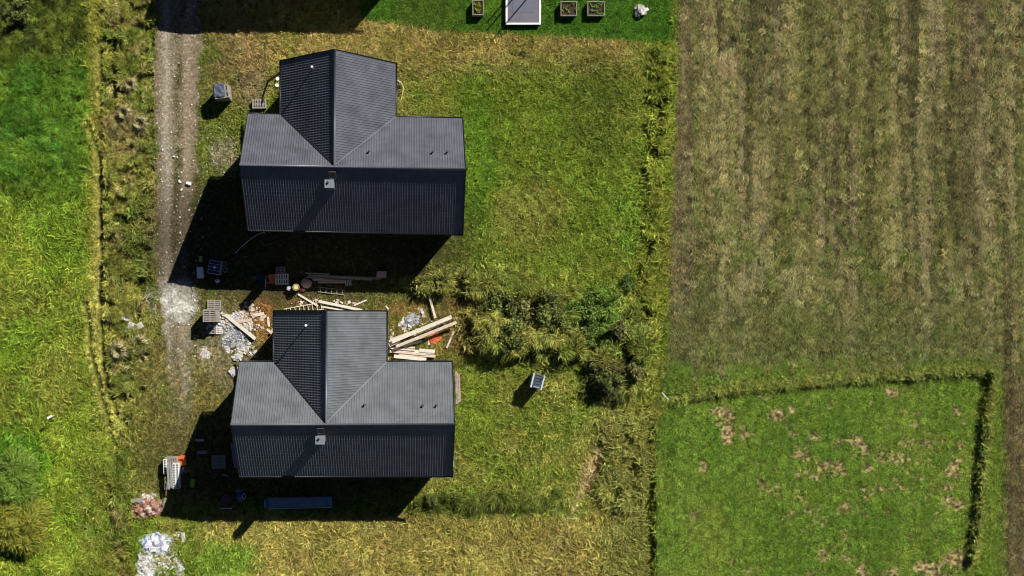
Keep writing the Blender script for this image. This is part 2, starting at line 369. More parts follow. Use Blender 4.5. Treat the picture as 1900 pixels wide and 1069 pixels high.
M['palletp'] = mat('pallet_timber_pale', (.62,.58,.52), .85, var=.2, scale=5, bump=.2)
M['brown'] = mat('brown_board', (.26,.12,.04), .8, var=.2, scale=4)
M['pink'] = mat('pinkish_board', (.46,.33,.30), .8, var=.15, scale=4)
M['white'] = mat('white_paint', (.78,.78,.78), .6, var=.06)
M['tarp'] = mat('grey_tarp', (.075,.09,.125), .6, var=.25, scale=2, bump=.4, bscale=3, spec=.3)
M['blue'] = mat('blue_plastic', (.03,.05,.12), .4, var=.2)
M['orange'] = mat('orange_brick', (.62,.14,.045), .8, var=.25, scale=5)
M['block'] = mat('white_block', (.70,.69,.66), .85, var=.12)
M['grey'] = mat('grey_concrete', (.27,.26,.25), .9, var=.15, bump=.3)
M['slate'] = mat('slate_cover', (.135,.125,.15), .75, var=.12, scale=.8)
M['lime'] = mat('lime_plastic', (.30,.42,.04), .5, var=.1)
M['yellow'] = mat('cream_hose', (.6,.52,.22), .5, var=.05)
M['film'] = mat('film_wrap', (.17,.20,.28), .25, var=.2, scale=2, bump=.4, bscale=5, spec=.7)
M['soil'] = mat('dark_soil', (.045,.03,.02), .95, var=.4, scale=10, bump=.8, bscale=20)
M['red'] = mat('oxblood_metal', (.14,.045,.045), .5, var=.2)
M['silver'] = mat('pale_metal', (.5,.52,.56), .45, .0, .1)
M['toilet'] = mat('grey_plastic', (.12,.13,.16), .45, var=.1)
M['rub_w'] = mat('white_rubble', None, .85, var=.15, island=[(.75,.74,.72),(.42,.40,.37),(.8,.8,.82),(.16,.14,.12),(.66,.62,.55),(.30,.27,.2)])
M['rub_b'] = mat('brick_rubble', None, .85, var=.2, island=[(.26,.085,.045),(.4,.25,.18),(.12,.045,.03),(.38,.13,.06),(.6,.53,.45),(.16,.08,.05)])
M['rub_g'] = mat('grey_rubble', None, .85, var=.2, island=[(.5,.49,.46),(.2,.2,.24),(.62,.62,.62),(.3,.28,.24),(.12,.13,.18)])
M['rub_p'] = mat('plastic_scrap', None, .5, var=.1, island=[(.8,.82,.86),(.45,.52,.72),(.06,.09,.26),(.78,.76,.74),(.22,.2,.3),(.82,.82,.84),(.12,.12,.1)])
M['stone'] = mat('pale_stone', None, .9, var=.1, island=[(.6,.56,.5),(.42,.38,.32),(.72,.7,.66)])
M['leaf_a'] = mat('leaf_olive', None, .6, var=.1, island=[(.06,.09,.018),(.15,.19,.045),(.27,.28,.08),(.10,.15,.03)], spec=.2)
M['leaf_b'] = mat('leaf_green', None, .6, var=.1, island=[(.07,.13,.02),(.15,.24,.04),(.27,.34,.08)], spec=.2)
M['leaf_c'] = mat('leaf_yellow_green', None, .6, var=.1, island=[(.08,.12,.015),(.19,.22,.025),(.32,.28,.03),(.11,.15,.015)], spec=.2)
M['leaf_d'] = mat('leaf_fresh_green', None, .6, var=.1, island=[(.05,.10,.01),(.12,.21,.02),(.20,.29,.04),(.08,.13,.012)], spec=.2)
M['leaf_e'] = mat('leaf_straw_green', None, .6, var=.1, island=[(.10,.12,.03),(.24,.24,.07),(.34,.31,.12),(.14,.17,.04)], spec=.2)
M['straw'] = mat('dry_straw', None, .8, var=.1, island=[(.34,.28,.14),(.20,.19,.07),(.46,.39,.22),(.15,.16,.05)], spec=.2)
M['bark'] = mat('bark', (.07,.055,.04), .95, var=.3, scale=8, bump=.5)
M['rubber'] = mat('tyre_rubber', (.18,.18,.18), .8)

ALB_G, ALB_B = .72, 1.06       # from the colour wanted under this sun to surface colour: bare ground, grass blades

# ---------------------------------------------------------------- ground
def axis(a, b, step, far):
    v = list(np.arange(a, b, step)); d = step*2; x = v[-1]
    hi = []
    while x < far: x += d; hi.append(x); d *= 1.35
    d = step*2; x = v[0]; lo = []
    while x > -far: x -= d; lo.append(x); d *= 1.35
    return np.array(lo[::-1]+v+hi)
xs = axis(-47.5, 47.5, .115, 1600); ys = axis(-28, 28, .115, 1600)
X, Y = np.meshgrid(xs, ys)
PX, PY = toP(X, Y)
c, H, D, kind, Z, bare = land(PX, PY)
far = sm(40, 140, np.hypot(np.maximum(abs(X)-44, 0), np.maximum(abs(Y)-25, 0)))
Z = Z*(1-far)
V = np.stack([X.ravel(), Y.ravel(), Z.ravel()], 1)
ny, nx = X.shape; ii = np.arange(ny*nx).reshape(ny, nx)
Fq = np.stack([ii[:-1,:-1].ravel(), ii[:-1,1:].ravel(), ii[1:,1:].ravel(), ii[1:,:-1].ravel()], 1)
gm = npmesh('ground', V, Fq, M['ground'], True)
at = gm.color_attributes.new('col', 'FLOAT_COLOR', 'POINT')
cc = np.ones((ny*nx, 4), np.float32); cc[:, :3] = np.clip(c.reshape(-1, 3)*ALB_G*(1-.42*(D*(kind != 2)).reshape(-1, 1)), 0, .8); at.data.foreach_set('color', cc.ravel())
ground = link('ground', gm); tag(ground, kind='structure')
def zat(x, y):
    p = toP(np.array([x]), np.array([y])); return float(land(p[0], p[1])[4][0])

# ---------------------------------------------------------------- houses
ZR, ZE = 9.68, 5.18
def roof_slope(o, ud, wd, nrm, u0, u1, w0, L, T, pitch=.205, step=.36, amp=.012):
    """a profiled sheet: ribs run up the slope, a small step every tile row"""
    us = np.arange(u0, u1+1e-6, pitch/6); us[-1] = u1
    rows = []; k = 0.0
    while k < L:
        rows += [(k, .016), (min(k+step-.02, L), 0)]; k += step
    rw = np.array([r[0] for r in rows]); rh = np.array([r[1] for r in rows])
    Wm = np.maximum(rw[None, :], np.minimum(w0(us), L)[:, None]); U = np.repeat(us[:, None], len(rw), 1)
    ph = (U/pitch) % 1; prof = np.where(ph < .5, np.sin(ph/.5*math.pi), 0)
    N = amp*2*prof+rh[None, :]
    P = (np.array(o)[None, None]+U[..., None]*np.array(ud)+Wm[..., None]*np.array(wd)+N[..., None]*np.array(nrm))
    nu, nw = U.shape; idx = np.arange(nu*nw).reshape(nu, nw)
    ok = ((Wm[:-1, 1:]-Wm[:-1, :-1])+(Wm[1:, 1:]-Wm[1:, :-1])) > 1e-4
    Q = np.stack([idx[:-1,:-1][ok], idx[1:,:-1][ok], idx[1:,1:][ok], idx[:-1,1:][ok]], 1)
    P = P.reshape(-1, 3); P = T(P)
    a, b_, c_ = P[Q[0,0]], P[Q[0,1]], P[Q[0,2]]
    if np.cross(b_-a, c_-a)[2] < 0: Q = Q[:, ::-1]
    return P, Q
def house(cx, cy, hw, hd, xw, ww, yn, shear, rm, label, holes):
    """local frame: origin at the middle of the main ridge, on the ground; wing ridge at xw (local), wing gable at yn"""
    root = empty('house', (cx, cy, 0), 0, label, 'house', 'houses with black profiled roofs')
    T = lambda P: np.stack([P[:,0], P[:,1]+shear*P[:,0], P[:,2]], 1)
    t1 = lambda p: (p[0], p[1]+shear*p[0], p[2])
    rise = ZR-ZE; L1 = math.hypot(hd, rise); L2 = math.hypot(ww, rise); c1, s1 = hd/L1, rise/L1; c2, s2 = ww/L2, rise/L2
    w0m = lambda u: np.clip(1-abs(u-xw)/ww, 0, 1)*L1
    zero = lambda u: np.zeros_like(u)
    sl = []
    sl.append(('roof_slope', roof_slope((0, hd, ZE), (1,0,0), (0,-c1,s1), (0,s1,c1), -hw, hw, w0m, L1, T)))
    sl.append(('roof_slope', roof_slope((0,-hd, ZE), (1,0,0), (0, c1,s1), (0,-s1,c1), -hw, hw, zero, L1, T)))
    w0w = lambda u: np.clip((hd-u)/hd, 0, 1)*L2
    sl.append(('roof_slope', roof_slope((xw+ww, 0, ZE), (0,1,0), (-c2,0,s2), (s2,0,c2), 0, yn, w0w, L2, T)))
    sl.append(('roof_slope', roof_slope((xw-ww, 0, ZE), (0,1,0), (c2,0,s2), (-s2,0,c2), 0, yn, w0w, L2, T)))
    for n_, (P, Q) in sl:
        link(n_, npmesh(n_, P, Q, rm, False), root)
    # caps over ridges, valley flashing, verge trims, gutters
    up = .02
    for a, b in (((-hw-.03, 0, ZR+up), (hw+.03, 0, ZR+up)), ((xw, .1, ZR+up), (xw, yn+.03, ZR+up))):
        MB().tube([t1(a), t1(b)], .10, 10).build('ridge_cap', M['cap'], root, smooth=True)
    for sx in (-1, 1):
        a = (xw+sx*ww, hd, ZE+.07); b = (xw, 0.12, ZR+.07)
        MB().beam(t1(a), t1(b), .11, .012).build('valley_flashing', rm if sx > 0 else M['dark'], root)
    for sx in (-1, 1):
        for sy in (-1, 1):
            MB().beam(t1((sx*(hw+.02), sy*(hd+.03), ZE-.03)), t1((sx*(hw+.02), 0, ZR-.03)), .05, .22).build('verge_trim', M['dark'], root)
        MB().beam(t1((xw+sx*(ww+.03), yn+.02, ZE-.03)), t1((xw, yn+.02, ZR-.03)), .05, .22).build('verge_trim', M['dark'], root)
    segs = [((-hw, -hd-.07), (hw, -hd-.07)), ((-hw, hd+.07), (xw-ww-.12, hd+.07)), ((xw+ww+.12, hd+.07), (hw, hd+.07)),
            ((xw-ww-.07, hd+.07), (xw-ww-.07, yn)), ((xw+ww+.07, hd+.07), (xw+ww+.07, yn))]
    for a, b in segs:
        MB().tube([t1((*a, ZE-.06)), t1((*b, ZE-.06))], .075, 8).build('gutter', M['dark'], root, smooth=True)
    # walls
    oh, og = .6, .4; m = MB(); tn1 = rise/hd; tn2 = rise/ww; dz = .14
    x0, x1, y0, y1 = -hw+og, hw-og, -hd+oh, hd-oh; zt = ZE+oh*tn1-dz
    m.add([t1(q) for q in ((x0,y0,0),(x1,y0,0),(x1,y1,0),(x0,y1,0),(x0,y0,zt),(x1,y0,zt),(x1,y1,zt),(x0,y1,zt),(x0,0,ZR-dz),(x1,0,ZR-dz))],
          [(0,1,5,4),(2,3,7,6),(0,4,8,7,3),(1,2,6,9,5),(4,5,9,8),(7,8,9,6)])
    a0, a1, yb = xw-ww+oh, xw+ww-oh, yn-og; zw = ZE+oh*tn2-dz
    m.add([t1(q) for q in ((a0,1,0),(a1,1,0),(a1,yb,0),(a0,yb,0),(a0,1,zw),(a1,1,zw),(a1,yb,zw),(a0,yb,zw),(xw,1,ZR-dz),(xw,yb,ZR-dz))],
          [(2,3,7,9,6),(0,3,7,4),(1,2,6,5),(4,7,9,8),(5,6,9,8)])
    m.build('wall', M['wall'], root)
    def window(x, y, z, w_, h_, ax):
        d = (w_, .08, h_) if ax == 'y' else (.08, w_, h_)
        f = MB(); t = .07
        for s_ in (-1, 1):
            if ax == 'y':
                f.box((s_*(w_/2-t/2), 0, 0), (t, .1, h_)); f.box((0, 0, s_*(h_/2-t/2)), (w_-2*t, .1, t))
            else:
                f.box((0, s_*(w_/2-t/2), 0), (.1, t, h_)); f.box((0, 0, s_*(h_/2-t/2)), (.1, w_-2*t, t))
        o = f.build('window', M['frame'], root, t1((x, y, z)))
        MB().box((0,0,0), (w_-2*t, .05, h_-2*t) if ax == 'y' else (.05, w_-2*t, h_-2*t)).build('pane', M['glass'], o)
    for x in (-6.5, -3, 1.2, 4.6, 7.2): window(x, y0-.02, 1.5 if abs(x) > 3.2 else 1.15, 1.5, 1.4 if abs(x) > 3.2 else 2.1, 'y')
    for x in (-6.5, 6.5): window(x, y1+.02, 1.5, 1.4, 1.3, 'y')
    for y in (-2.2, 2.2):
        window(x0-.02, y, 1.5, 1.3, 1.3, 'x'); window(x1+.02, y, 1.5, 1.3, 1.3, 'x')
    for z in (1.5, 4.6):
        for dx in (-1.8, 1.8): window(xw+dx, yb+.02, z, 1.3, 1.3, 'y')
    window(a1+.02, hd+1.6, 1.5, 1.2, 1.3, 'x')
    dr = MB().box((0,0,0), (.09, 1.0, 2.1)).build('door', M['brown'], root, t1((a0-.02, hd+2.0, 1.06)))
    MB().box((-.07, .38, 0), (.05, .12, .03)).build('handle', M['silver'], dr)
    # chimney, hatch, vents; positions come as photo pixels with height
    for kind_, px, py in holes:
        def on_roof(px, py):          # where the sight line meets the roof
            z = 7.5
            for _ in range(12):
                p = W(px, py, z); x, y = p.x-cx, p.y-cy-shear*(p.x-cx)
                zm = ZR-abs(y)*rise/hd
                zw_ = ZR-abs(x-xw)*rise/ww if y > 0 else -9
                z = max(zm, zw_)
            return Vector((p.x-cx, p.y-cy, z))
        if kind_ == 'chimney':
            ht = ZR+.75; p = W(px, py, ht); x, y = p.x-cx, p.y-cy
            zb = ZR-abs(y)*rise/hd-.3
            ch = MB().box((0,0,(ht+zb)/2-.04), (.62,.52,ht-zb-.1)).build('chimney', M['chside'], root, (x, y, 0))
            MB().box((0,0,ht), (.76,.66,.08)).build('chimney_cap', M['chim'], ch)
            MB().tube([(-.12,.08,ht+.04),(-.12,.08,ht+.16)], .09, 10).build('flue', M['dark'], ch)
        elif kind_ == 'hatch':
            p = on_roof(px, py); R = Matrix.Rotation(math.atan2(rise, hd), 3, 'X')
            f = MB()
            for s_ in (-1, 1):
                f.box(R@Vector((s_*.27, 0, .09)), (.06,.72,.12), R); f.box(R@Vector((0, s_*.33, .09)), (.48,.06,.12), R)
            o = f.build('roof_hatch', M['cap'], root, p); MB().box(R@Vector((0,0,.08)), (.48,.60,.05), R).build('pane', M['glass'], o)
        elif kind_ == 'vent':
            p = on_roof(px, py)
            v = MB().tube([(0,0,-.1),(0,0,.42)], .065, 10).build('roof_vent', M['dark'], root, p)
            MB().tube([(0,0,.40),(0,0,.50)], [.11,.07], 10).build('vent_cap', M['cap'], v)
        elif kind_ == 'pipe':
            p = on_roof(px, py)
            v = MB().tube([(0,0,-.1),(0,0,.75)], .05, 10).build('vent_pipe', M['silver'], root, p)
            MB().tube([(0,0,.73),(0,0,.85)], [.12,.08], 10).build('pipe_cap', M['white'], v)
    return root
H1 = house(-13.59, 9.44, 9.0, 4.83, -1.44, 4.80, 9.35, -.021, M['roof1'],
      'dark roofed T shaped house, upper of the two, its shadow covering a caged tank',
      [('chimney',611,341),('hatch',617,324),('vent',685,281),('vent',803,282),('vent',830,282),('pipe',580,128)])
H2 = house(-14.38, -11.09, 8.92, 4.76, -1.32, 4.69, 9.08, 0.0, M['roof2'],
      'dark roofed T shaped house with fresh planks lying beside its wing, lower of the two',
      [('chimney',594,817),('hatch',595,798),('vent',677,750),('vent',785,751),('vent',810,751),('pipe',569,604)])
H0 = house(-17.1, 32.1, 7.9, 4.8, -1.2, 4.7, 8.0, -.01, M['roof1'],
      'neighbouring dark roofed house past the top edge, casting the shadow across the gravel track', [])

ORD = ['lowest', 'second', 'third', 'fourth', 'fifth', 'sixth', 'seventh', 'eighth', 'ninth', 'tenth', 'eleventh', 'twelfth']
# ---------------------------------------------------------------- small builders
def board(x0, y0, x1, y1, wd=.14, z=.12, th=.04, m='wood2', label='', group='loose planks around the lower house', z1=None, cat='plank', name='plank'):
    a = W(x0, y0, z); b = W(x1, y1, z if z1 is None else z1); c_ = (a+b)/2
    o = MB().beam(a-c_, b-c_, wd, th).build(name, M[m], None, c_)
    return tag(o, label, cat, group)
_pm = {}
def pallet(px, py, z, deg, label, m='pallet', group='wooden pallets around the houses', sx=1.2, sy=.8, name='pallet', loc=None):
    p = W(px, py, z+.14) if loc is None else Vector(loc); r = empty(name, (p.x, p.y, z), math.radians(deg), label, 'pallet', group)
    k = (m, sx, sy)
    if k not in _pm:
        _pm[k] = (MB().box((0,0,0), (.115, sy, .022)).mesh('deck_board', M[m]),
                  MB().box((0,0,0), (sx, .1, .09)).mesh('bearer', M[m]),
                  MB().box((0,0,0), (sx, .1, .02)).mesh('bottom_board', M[m]))
    n = 6
    for i in range(n): link('deck_board', _pm[k][0], r, ((i/(n-1)-.5)*(sx-.115), 0, .133), random.uniform(-.015,.015))
    for s_ in (-1, 0, 1):
        link('bearer', _pm[k][1], r, (0, s_*(sy/2-.05), .0735)); link('bottom_board', _pm[k][2], r, (0, s_*(sy/2-.05), .012))
    return r
def chunk(mb, c_, s):
    R = Matrix.Rotation(random.uniform(0, 6.3), 3, 'Z')@Matrix.Rotation(random.uniform(-.6, .6), 3, 'X')
    vs = [R@Vector((sx*s[0]*random.uniform(.35,.6), sy*s[1]*random.uniform(.35,.6), sz*s[2]*random.uniform(.35,.6)))
          for sz in (-1,1) for sy in (-1,1) for sx in (-1,1)]
    mb.add([Vector(c_)+q for q in vs], [(0,2,3,1),(4,5,7,6),(0,1,5,4),(2,6,7,3),(0,4,6,2),(1,3,7,5)])
def pile(px, py, rx, ry, n, m, size, h, label, cat='rubble', name='rubble_heap', flat=.5, rot=0):
    p = W(px, py, 0); mb = MB(); cr, sr = math.cos(math.radians(rot)), math.sin(math.radians(rot))
    for i in range(n):
        t = random.uniform(0, 6.283); r = random.random()**.5*(1+.25*math.sin(3*t+px))
        u, v = math.cos(t)*r*rx/PXM, math.sin(t)*r*ry/PXM
        s = size*random.choice((.5,.7,1,1.5)); z = h*(1-r*r)*random.uniform(.3,1)
        chunk(mb, (u*cr-v*sr, u*sr+v*cr, z+.02), (s, s*random.uniform(.5,1), s*flat))
    o = mb.build(name, M[m], None, (p.x, p.y, zat(p.x, p.y)))
    return tag(o, label, cat, kind='stuff')
def crate_box(px, py, z0, d, deg, m, label, cat, name, lid=None, lidm=None, group=None):
    p = W(px, py, z0+d[2]); r = empty(name, (p.x, p.y, z0), math.radians(deg), label, cat, group)
    MB().box((0,0,d[2]/2), d).build('body', M[m], r)
    if lid: MB().box((0,0,d[2]+.02), (d[0]+.04, d[1]+.04, .04)).build('lid', M[lidm or m], r)
    return r

# ---- first house, left side
for k in range(12):
    pallet(409, 170, k*.145, 6+random.uniform(-5,5), ORD[k]+' pallet from the ground in the sheet-topped stack by the gravel track', sx=1.25, sy=1.15,
           group='pallets stacked under the dark sheet', m='pallet', loc=(*W(411,170,1.7).xy, 0))
o = None
mb = MB(); n = 10
vs = []; fs = []
for j in range(n+1):
    for i in range(n+1):
        u, v = (i/n-.5)*1.05, (j/n-.5)*1.3
        e = max(abs(u)/.52, abs(v)/.65)
        vs.append((u, v, .03+.05*math.sin(9*u+4*v)*math.cos(5*v)+random.uniform(-.015,.015)-(.22 if e > .9 else 0)))
for j in range(n):
    for i in range(n): q = j*(n+1)+i; fs.append((q, q+1, q+n+2, q+n+1))
p = W(406, 168, 1.85)
tag(mb.add(vs, fs).build('tarpaulin', M['tarp'], None, (p.x, p.y, 1.82), .05), 'dark blue-grey sheet thrown over the stack of pallets by the gravel track', 'tarpaulin')
for k in range(4):
    pallet(481, 193, k*.145, 2+random.uniform(-2,2), ORD[k]+' pallet from the ground in the low stack at the upper house corner',
           group='low pallet stack at the upper house corner', loc=(*W(481,193,.5).xy, 0), m='pallet')
a = W(496, 152, 0); b = W(519, 136, 2.9)
c_ = (a+b)/2; tag(MB().beam(a-c_, b-c_, .24, .06).build('leaning_board', M['brown'], None, c_), 'long brown board leaning against the wing of the upper house', 'board')
for i, (x, y, s) in enumerate(((515,146,.3),(514,158,.26))):
    p = W(x, y, .3); r = empty('bucket', (p.x, p.y, 0), 0, ('pale bucket under the brown leaning board', 'pale bucket close to the wall of the upper house, below the other bucket')[i], 'bucket')
    MB().tube([(0,0,0),(0,0,s)], [.14,.17], 12).build('pail', M['white'], r); MB().ring((0,0,s), .17, .015, 12, 5).build('rim', M['silver'], r)
# hose and downpipe at the right of the wing
pts = [W(x, y, z) for x, y, z in ((731,150,.9),(737,149,.8),(744,153,.55),(748,161,.3),(747,172,.15),(745,182,.1),(742,192,.08))]
c_ = pts[3].copy(); tag(MB().tube([q-c_ for q in pts], .055, 8).build('hose', M['yellow'], None, c_, smooth=True), 'cream hose curling out from the wing of the upper house', 'hose')
p = W(736, 158, .3); r = empty('hose_reel', (p.x, p.y, 0), 0, 'dark reel on the grass inside the curl of the cream hose', 'reel')
MB().ring((0,0,.1), .3, .09, 18, 8).build('flange', M['dark'], r); MB().tube([(0,0,0),(0,0,.3)], .14, 10).build('hub', M['grey'], r)

# ---- things in the shadow of the first house
crate_box(372, 481, 0, (.26,.5,.6), 0, 'lime', 'small lime green box on the edge of the upper house shadow', 'box', 'storage_box', True)
crate_box(371, 506, 0, (.5,.95,.7), 2, 'white', 'white chest standing in the upper house shadow beside the caged tank', 'chest', 'storage_chest', True)
p = W(398, 496, 1.1); r = empty('caged_tank', (p.x, p.y, 0), math.radians(-10), 'dark caged liquid tank on a pallet in the upper house shadow', 'tank')
MB().box((0,0,.62), (.95,1.1,.9)).build('tank_body', M['blue'], r)
mb = MB()
for i in range(5):
    t = -.5+.25*i
    for s_ in (-1,1):
        mb.tube([(t, s_*.58,.15),(t, s_*.58,1.12)], .014, 5); mb.tube([(s_*.52, t*1.12,.15),(s_*.52, t*1.12,1.12)], .014, 5)
    mb.tube([(-.52,t*1.12,1.12),(.52,t*1.12,1.12)], .014, 5)
for z in (.4,.75,1.12):
    for s_ in (-1,1): mb.tube([(-.52,s_*.58,z),(.52,s_*.58,z)], .014, 5); mb.tube([(s_*.52,-.58,z),(s_*.52,.58,z)], .014, 5)
mb.build('cage', M['silver'], r); MB().box((0,0,.07), (1.1,1.2,.13)).build('skid', M['pallet'], r); MB().tube([(0,0,1.07),(0,0,1.14)], .12, 12).build('filler_cap', M['white'], r)
for i, (x, y) in enumerate(((416,490),(418,501))):
    p = W(x, y, .1); tag(MB().ring((0,0,.1), .17, .07, 18, 8).build('tyre', M['rubber'], None, p, smooth=True), ('upper of two small tyres beside the caged tank','lower of two small tyres beside the caged tank')[i], 'tyre', 'small tyres by the caged tank')
def sack(px, py, z, s, m, label, cat='sack', name='sack', sq=1, deg=0):
    p = W(px, py, z+.1); mb = MB(); n, k = 10, 7; vs = []
    for j in range(k):
        a = math.pi*j/(k-1)
        for i in range(n):
            t = 2*math.pi*i/n; q = 1+random.uniform(-.15,.15)
            vs.append((math.cos(t)*math.sin(a)*s*q, math.sin(t)*math.sin(a)*s*sq*q, s*.45*(1+math.cos(a))*q*.8))
    fs = [(j*n+i, (j+1)*n+i, (j+1)*n+(i+1)%n, j*n+(i+1)%n) for j in range(k-1) for i in range(n)]
    o = mb.add(vs, fs).build(name, M[m], None, (p.x, p.y, z), math.radians(deg), True)
    return tag(o, label, cat)
sack(403, 521, 0, .24, 'white', 'white plastic bag in the shadow just below the caged tank', sq=.8)
pts = [W(*q) for q in ((436,470,.06),(452,454,.06),(467,442,.06),(480,434,.06),(491,431,.06))]
c_ = pts[2].copy(); tag(MB().tube([q-c_ for q in pts], .035, 6).build('conduit', M['silver'], None, c_), 'thin pale conduit curving over shaded ground beside the upper house eave', 'pipe')
p = W(482, 516, .8); r = empty('wheelbarrow', (p.x, p.y, 0), math.radians(170), 'blue wheelbarrow in the shadow left of the orange bricks', 'wheelbarrow')
MB().add([(-.45,-.3,.6),(.4,-.34,.62),(.4,.34,.62),(-.45,.3,.6),(-.25,-.16,.3),(.2,-.18,.3),(.2,.18,.3),(-.25,.16,.3)], [(4,5,6,7),(0,4,7,3),(1,2,6,5),(0,1,5,4),(3,7,6,2)]).build('tray', M['blue'], r)
mb = MB()
for s_ in (-1,1): mb.tube([(.55,s_*.1,.2),(-.1,s_*.22,.3),(-.85,s_*.3,.6)], .02, 6); mb.tube([(-.2,s_*.22,.3),(-.3,s_*.24,0)], .02, 6)
mb.build('barrow_frame', M['silver'], r)
w_ = MB().ring((0,0,0), .15, .05, 16, 6).build('wheel', M['rubber'], r, (.58,0,.2)); w_.rotation_euler = (math.pi/2, 0, 0)
# orange hollow bricks on a pallet, white blocks on a pallet
def blocks(px, py, nx_, ny_, nz, bs, m, deg, label, z0=.15, gap=.012, cat='block', miss=.0, name='brick', group=None):
    p = W(px, py, z0+nz*bs[2]); me = MB().box((0,0,0), (bs[0]-gap, bs[1]-gap, bs[2]-gap)).mesh(name, M[m])
    r = empty(name+'_stack', (p.x, p.y, z0), math.radians(deg), label, cat, group)
    for k in range(nz):
        for j in range(ny_):
            for i in range(nx_):
                if k == nz-1 and random.random() < miss: continue
                link(name, me, r, ((i-(nx_-1)/2)*bs[0]+random.uniform(-.01,.01), (j-(ny_-1)/2)*bs[1]+random.uniform(-.01,.01), (k+.5)*bs[2]), random.uniform(-.02,.02))
    return r
blocks(505, 517, 2, 3, 3, (.34,.27,.24), 'orange', 4, 'orange hollow bricks stacked in the shadow next to a pale slatted pallet', z0=0, miss=.3, cat='bricks')
for k in range(3): pallet(523, 512+k*0, k*.145, 92, ORD[k]+' dark pallet from the ground under the pale one by the orange bricks', group='pallets under the pale one', loc=(*W(521,508,.2).xy,0), m='oldwood')
pallet(523, 518, .44, 0, 'pale pallet with open slots lying on the pile right of the orange bricks', 'palletp', sx=1.15, sy=.95)
board(494, 512, 492, 536, .05, .1, m='white', label='thin white batten standing out left of the orange bricks')
def drum(px, py, z0, r_, h, m, label, lidm, cat='drum', name='drum'):
    p = W(px, py, z0+h); r = empty(name, (p.x, p.y, z0), 0, label, cat)
    MB().tube([(0,0,0),(0,0,h*.33),(0,0,h*.34),(0,0,h*.66),(0,0,h*.67),(0,0,h)], [r_,r_,r_*1.04,r_*1.04,r_,r_], 18).build('shell', M[m], r, smooth=False)
    MB().tube([(0,0,h),(0,0,h+.03)], r_*.7, 16).build('drum_lid', M[lidm], r)
    MB().ring((0,0,h), r_*.97, .02, 18, 5).build('rim', M[lidm], r)
    return r
drum(549, 533, 0, .29, .9, 'red', 'dark red drum with a cream lid at the edge of the upper house shadow', 'yellow')
drum(536, 535, 0, .18, .5, 'dark', 'small dark drum with silver rim, left of the red drum', 'silver')
sack(568, 525, 0, .55, 'pink', 'pinkish lumpy sheeted heap right of the red drum', 'heap', 'sheeted_heap', .8)
sack(560, 537, 0, .35, 'red', 'dark red crumpled sack touching the red drum', sq=.7)
for i, q in enumerate(((572,512,690,518,.26,.5,'oldwood'),(566,507,612,509,.12,.45,'oldwood'),(580,519,640,521,.15,.4,'pink'),(590,524,640,524,.15,.4,'pink'),(568,514,640,522,.10,.6,'oldwood'),(610,513,706,517,.2,.3,'oldwood'))):
    board(*q[:4], q[4], q[5], .06, q[6], ('longest dark plank in the shadow pile behind the upper house','short dark plank at the upper left of the shadow pile','reddish plank on the shadow pile, upper one','reddish plank on the shadow pile, lower one','narrow slanting plank across the left of the shadow pile','dark plank under the right end of the shadow pile')[i], 'planks piled in the upper house shadow')
crate_box(708, 509, 0, (.85,.55,.5), -4, 'pink', 'dull pink crate at the right end of the plank pile in the shadow', 'crate', 'crate')
def ladder(x0, y0, x1, y1, wd, z, m, label, n, name='ladder'):
    a, b = W(x0, y0, z), W(x1, y1, z); c_ = (a+b)/2; d = (b-a); L = d.length; r = empty(name, c_, math.atan2(d.y, d.x), label, 'ladder', 'ladders lying between the houses')
    for s_ in (-1,1): MB().box((0, s_*wd/2, 0), (L, .06, .05)).build('rail', M[m], r)
    me = MB().box((0,0,0), (.05, wd-.07, .04)).mesh('rung', M[m])
    for i in range(n): link('rung', me, r, (((i+.5)/n-.5)*L, 0, 0))
    return r
ladder(590, 537, 640, 543, .42, .12, 'oldwood', 'grey ladder lying at the sunlit edge of the upper house shadow', 5)
for i in range(4): board(641+3.2*i, 520, 642+3.2*i, 530, .07, .45, m='silver', label=('leftmost','second','third','rightmost')[i]+' short grey batten at the end of the shadow plank pile', group='row of short battens')

# ---- planks behind the second house
board(553, 546, 590, 568, .16, .14, label='plank lying slantwise from the red drum down to the slatted ladder')
board(591, 559, 672, 576, .24, .25, .1, label='thick pale plank ending above the lit half of the lower wing roof', m='wood2')
board(597, 569, 650, 578, .14, .12, label='thin plank just below the thick pale plank')
board(657, 567, 680, 557, .13, .14, label='short plank pointing up and right above the lower wing roof')
board(716, 568, 721, 574, .14, .1, label='stub of board near the top right corner of the lower wing roof')
ladder(528, 580, 600, 567, .62, .15, 'wood2', 'pale wooden ladder partly hidden by the dark half of the lower wing roof', 9)
# left yard
board(418, 584, 474, 629, .30, .35, .08, 'wood2', 'broad pale board lying across the white rubble left of the lower house')
board(416, 590, 436, 606, .16, .2, .05, 'wood2', 'short board under the upper end of the broad pale board')
board(472, 585, 490, 582, .28, .1, m='wood2', label='short pale board upper right on the orange earth')
board(442, 597, 467, 593, .26, .1, m='wood', label='short board on the orange earth touching the broad pale board')
board(497, 588, 499, 606, .2, .1, m='wood2', label='upright short board near the left edge of the lower wing roof')
board(495, 611, 502, 616, .2, .1, m='wood2', label='stubby board end beside the lower wing roof')
board(501, 619, 508, 610, .22, .3, m='wood', label='board end poking out from below the lower wing roof')
for i, q in enumerate(((448,567,454,575),(464,566,468,586),(450,586,464,585),(452,590,464,589),(468,600,479,611))):
    board(*q, .09, .08, .04, 'oldwood', ('grey stick nearest the shadow tip above the orange earth','dark stick upright beside the orange earth','upper of two thin dark sticks over the rubble','lower of two thin dark sticks over the rubble','dark stick slanting over the orange earth')[i], 'dark sticks on the orange earth')
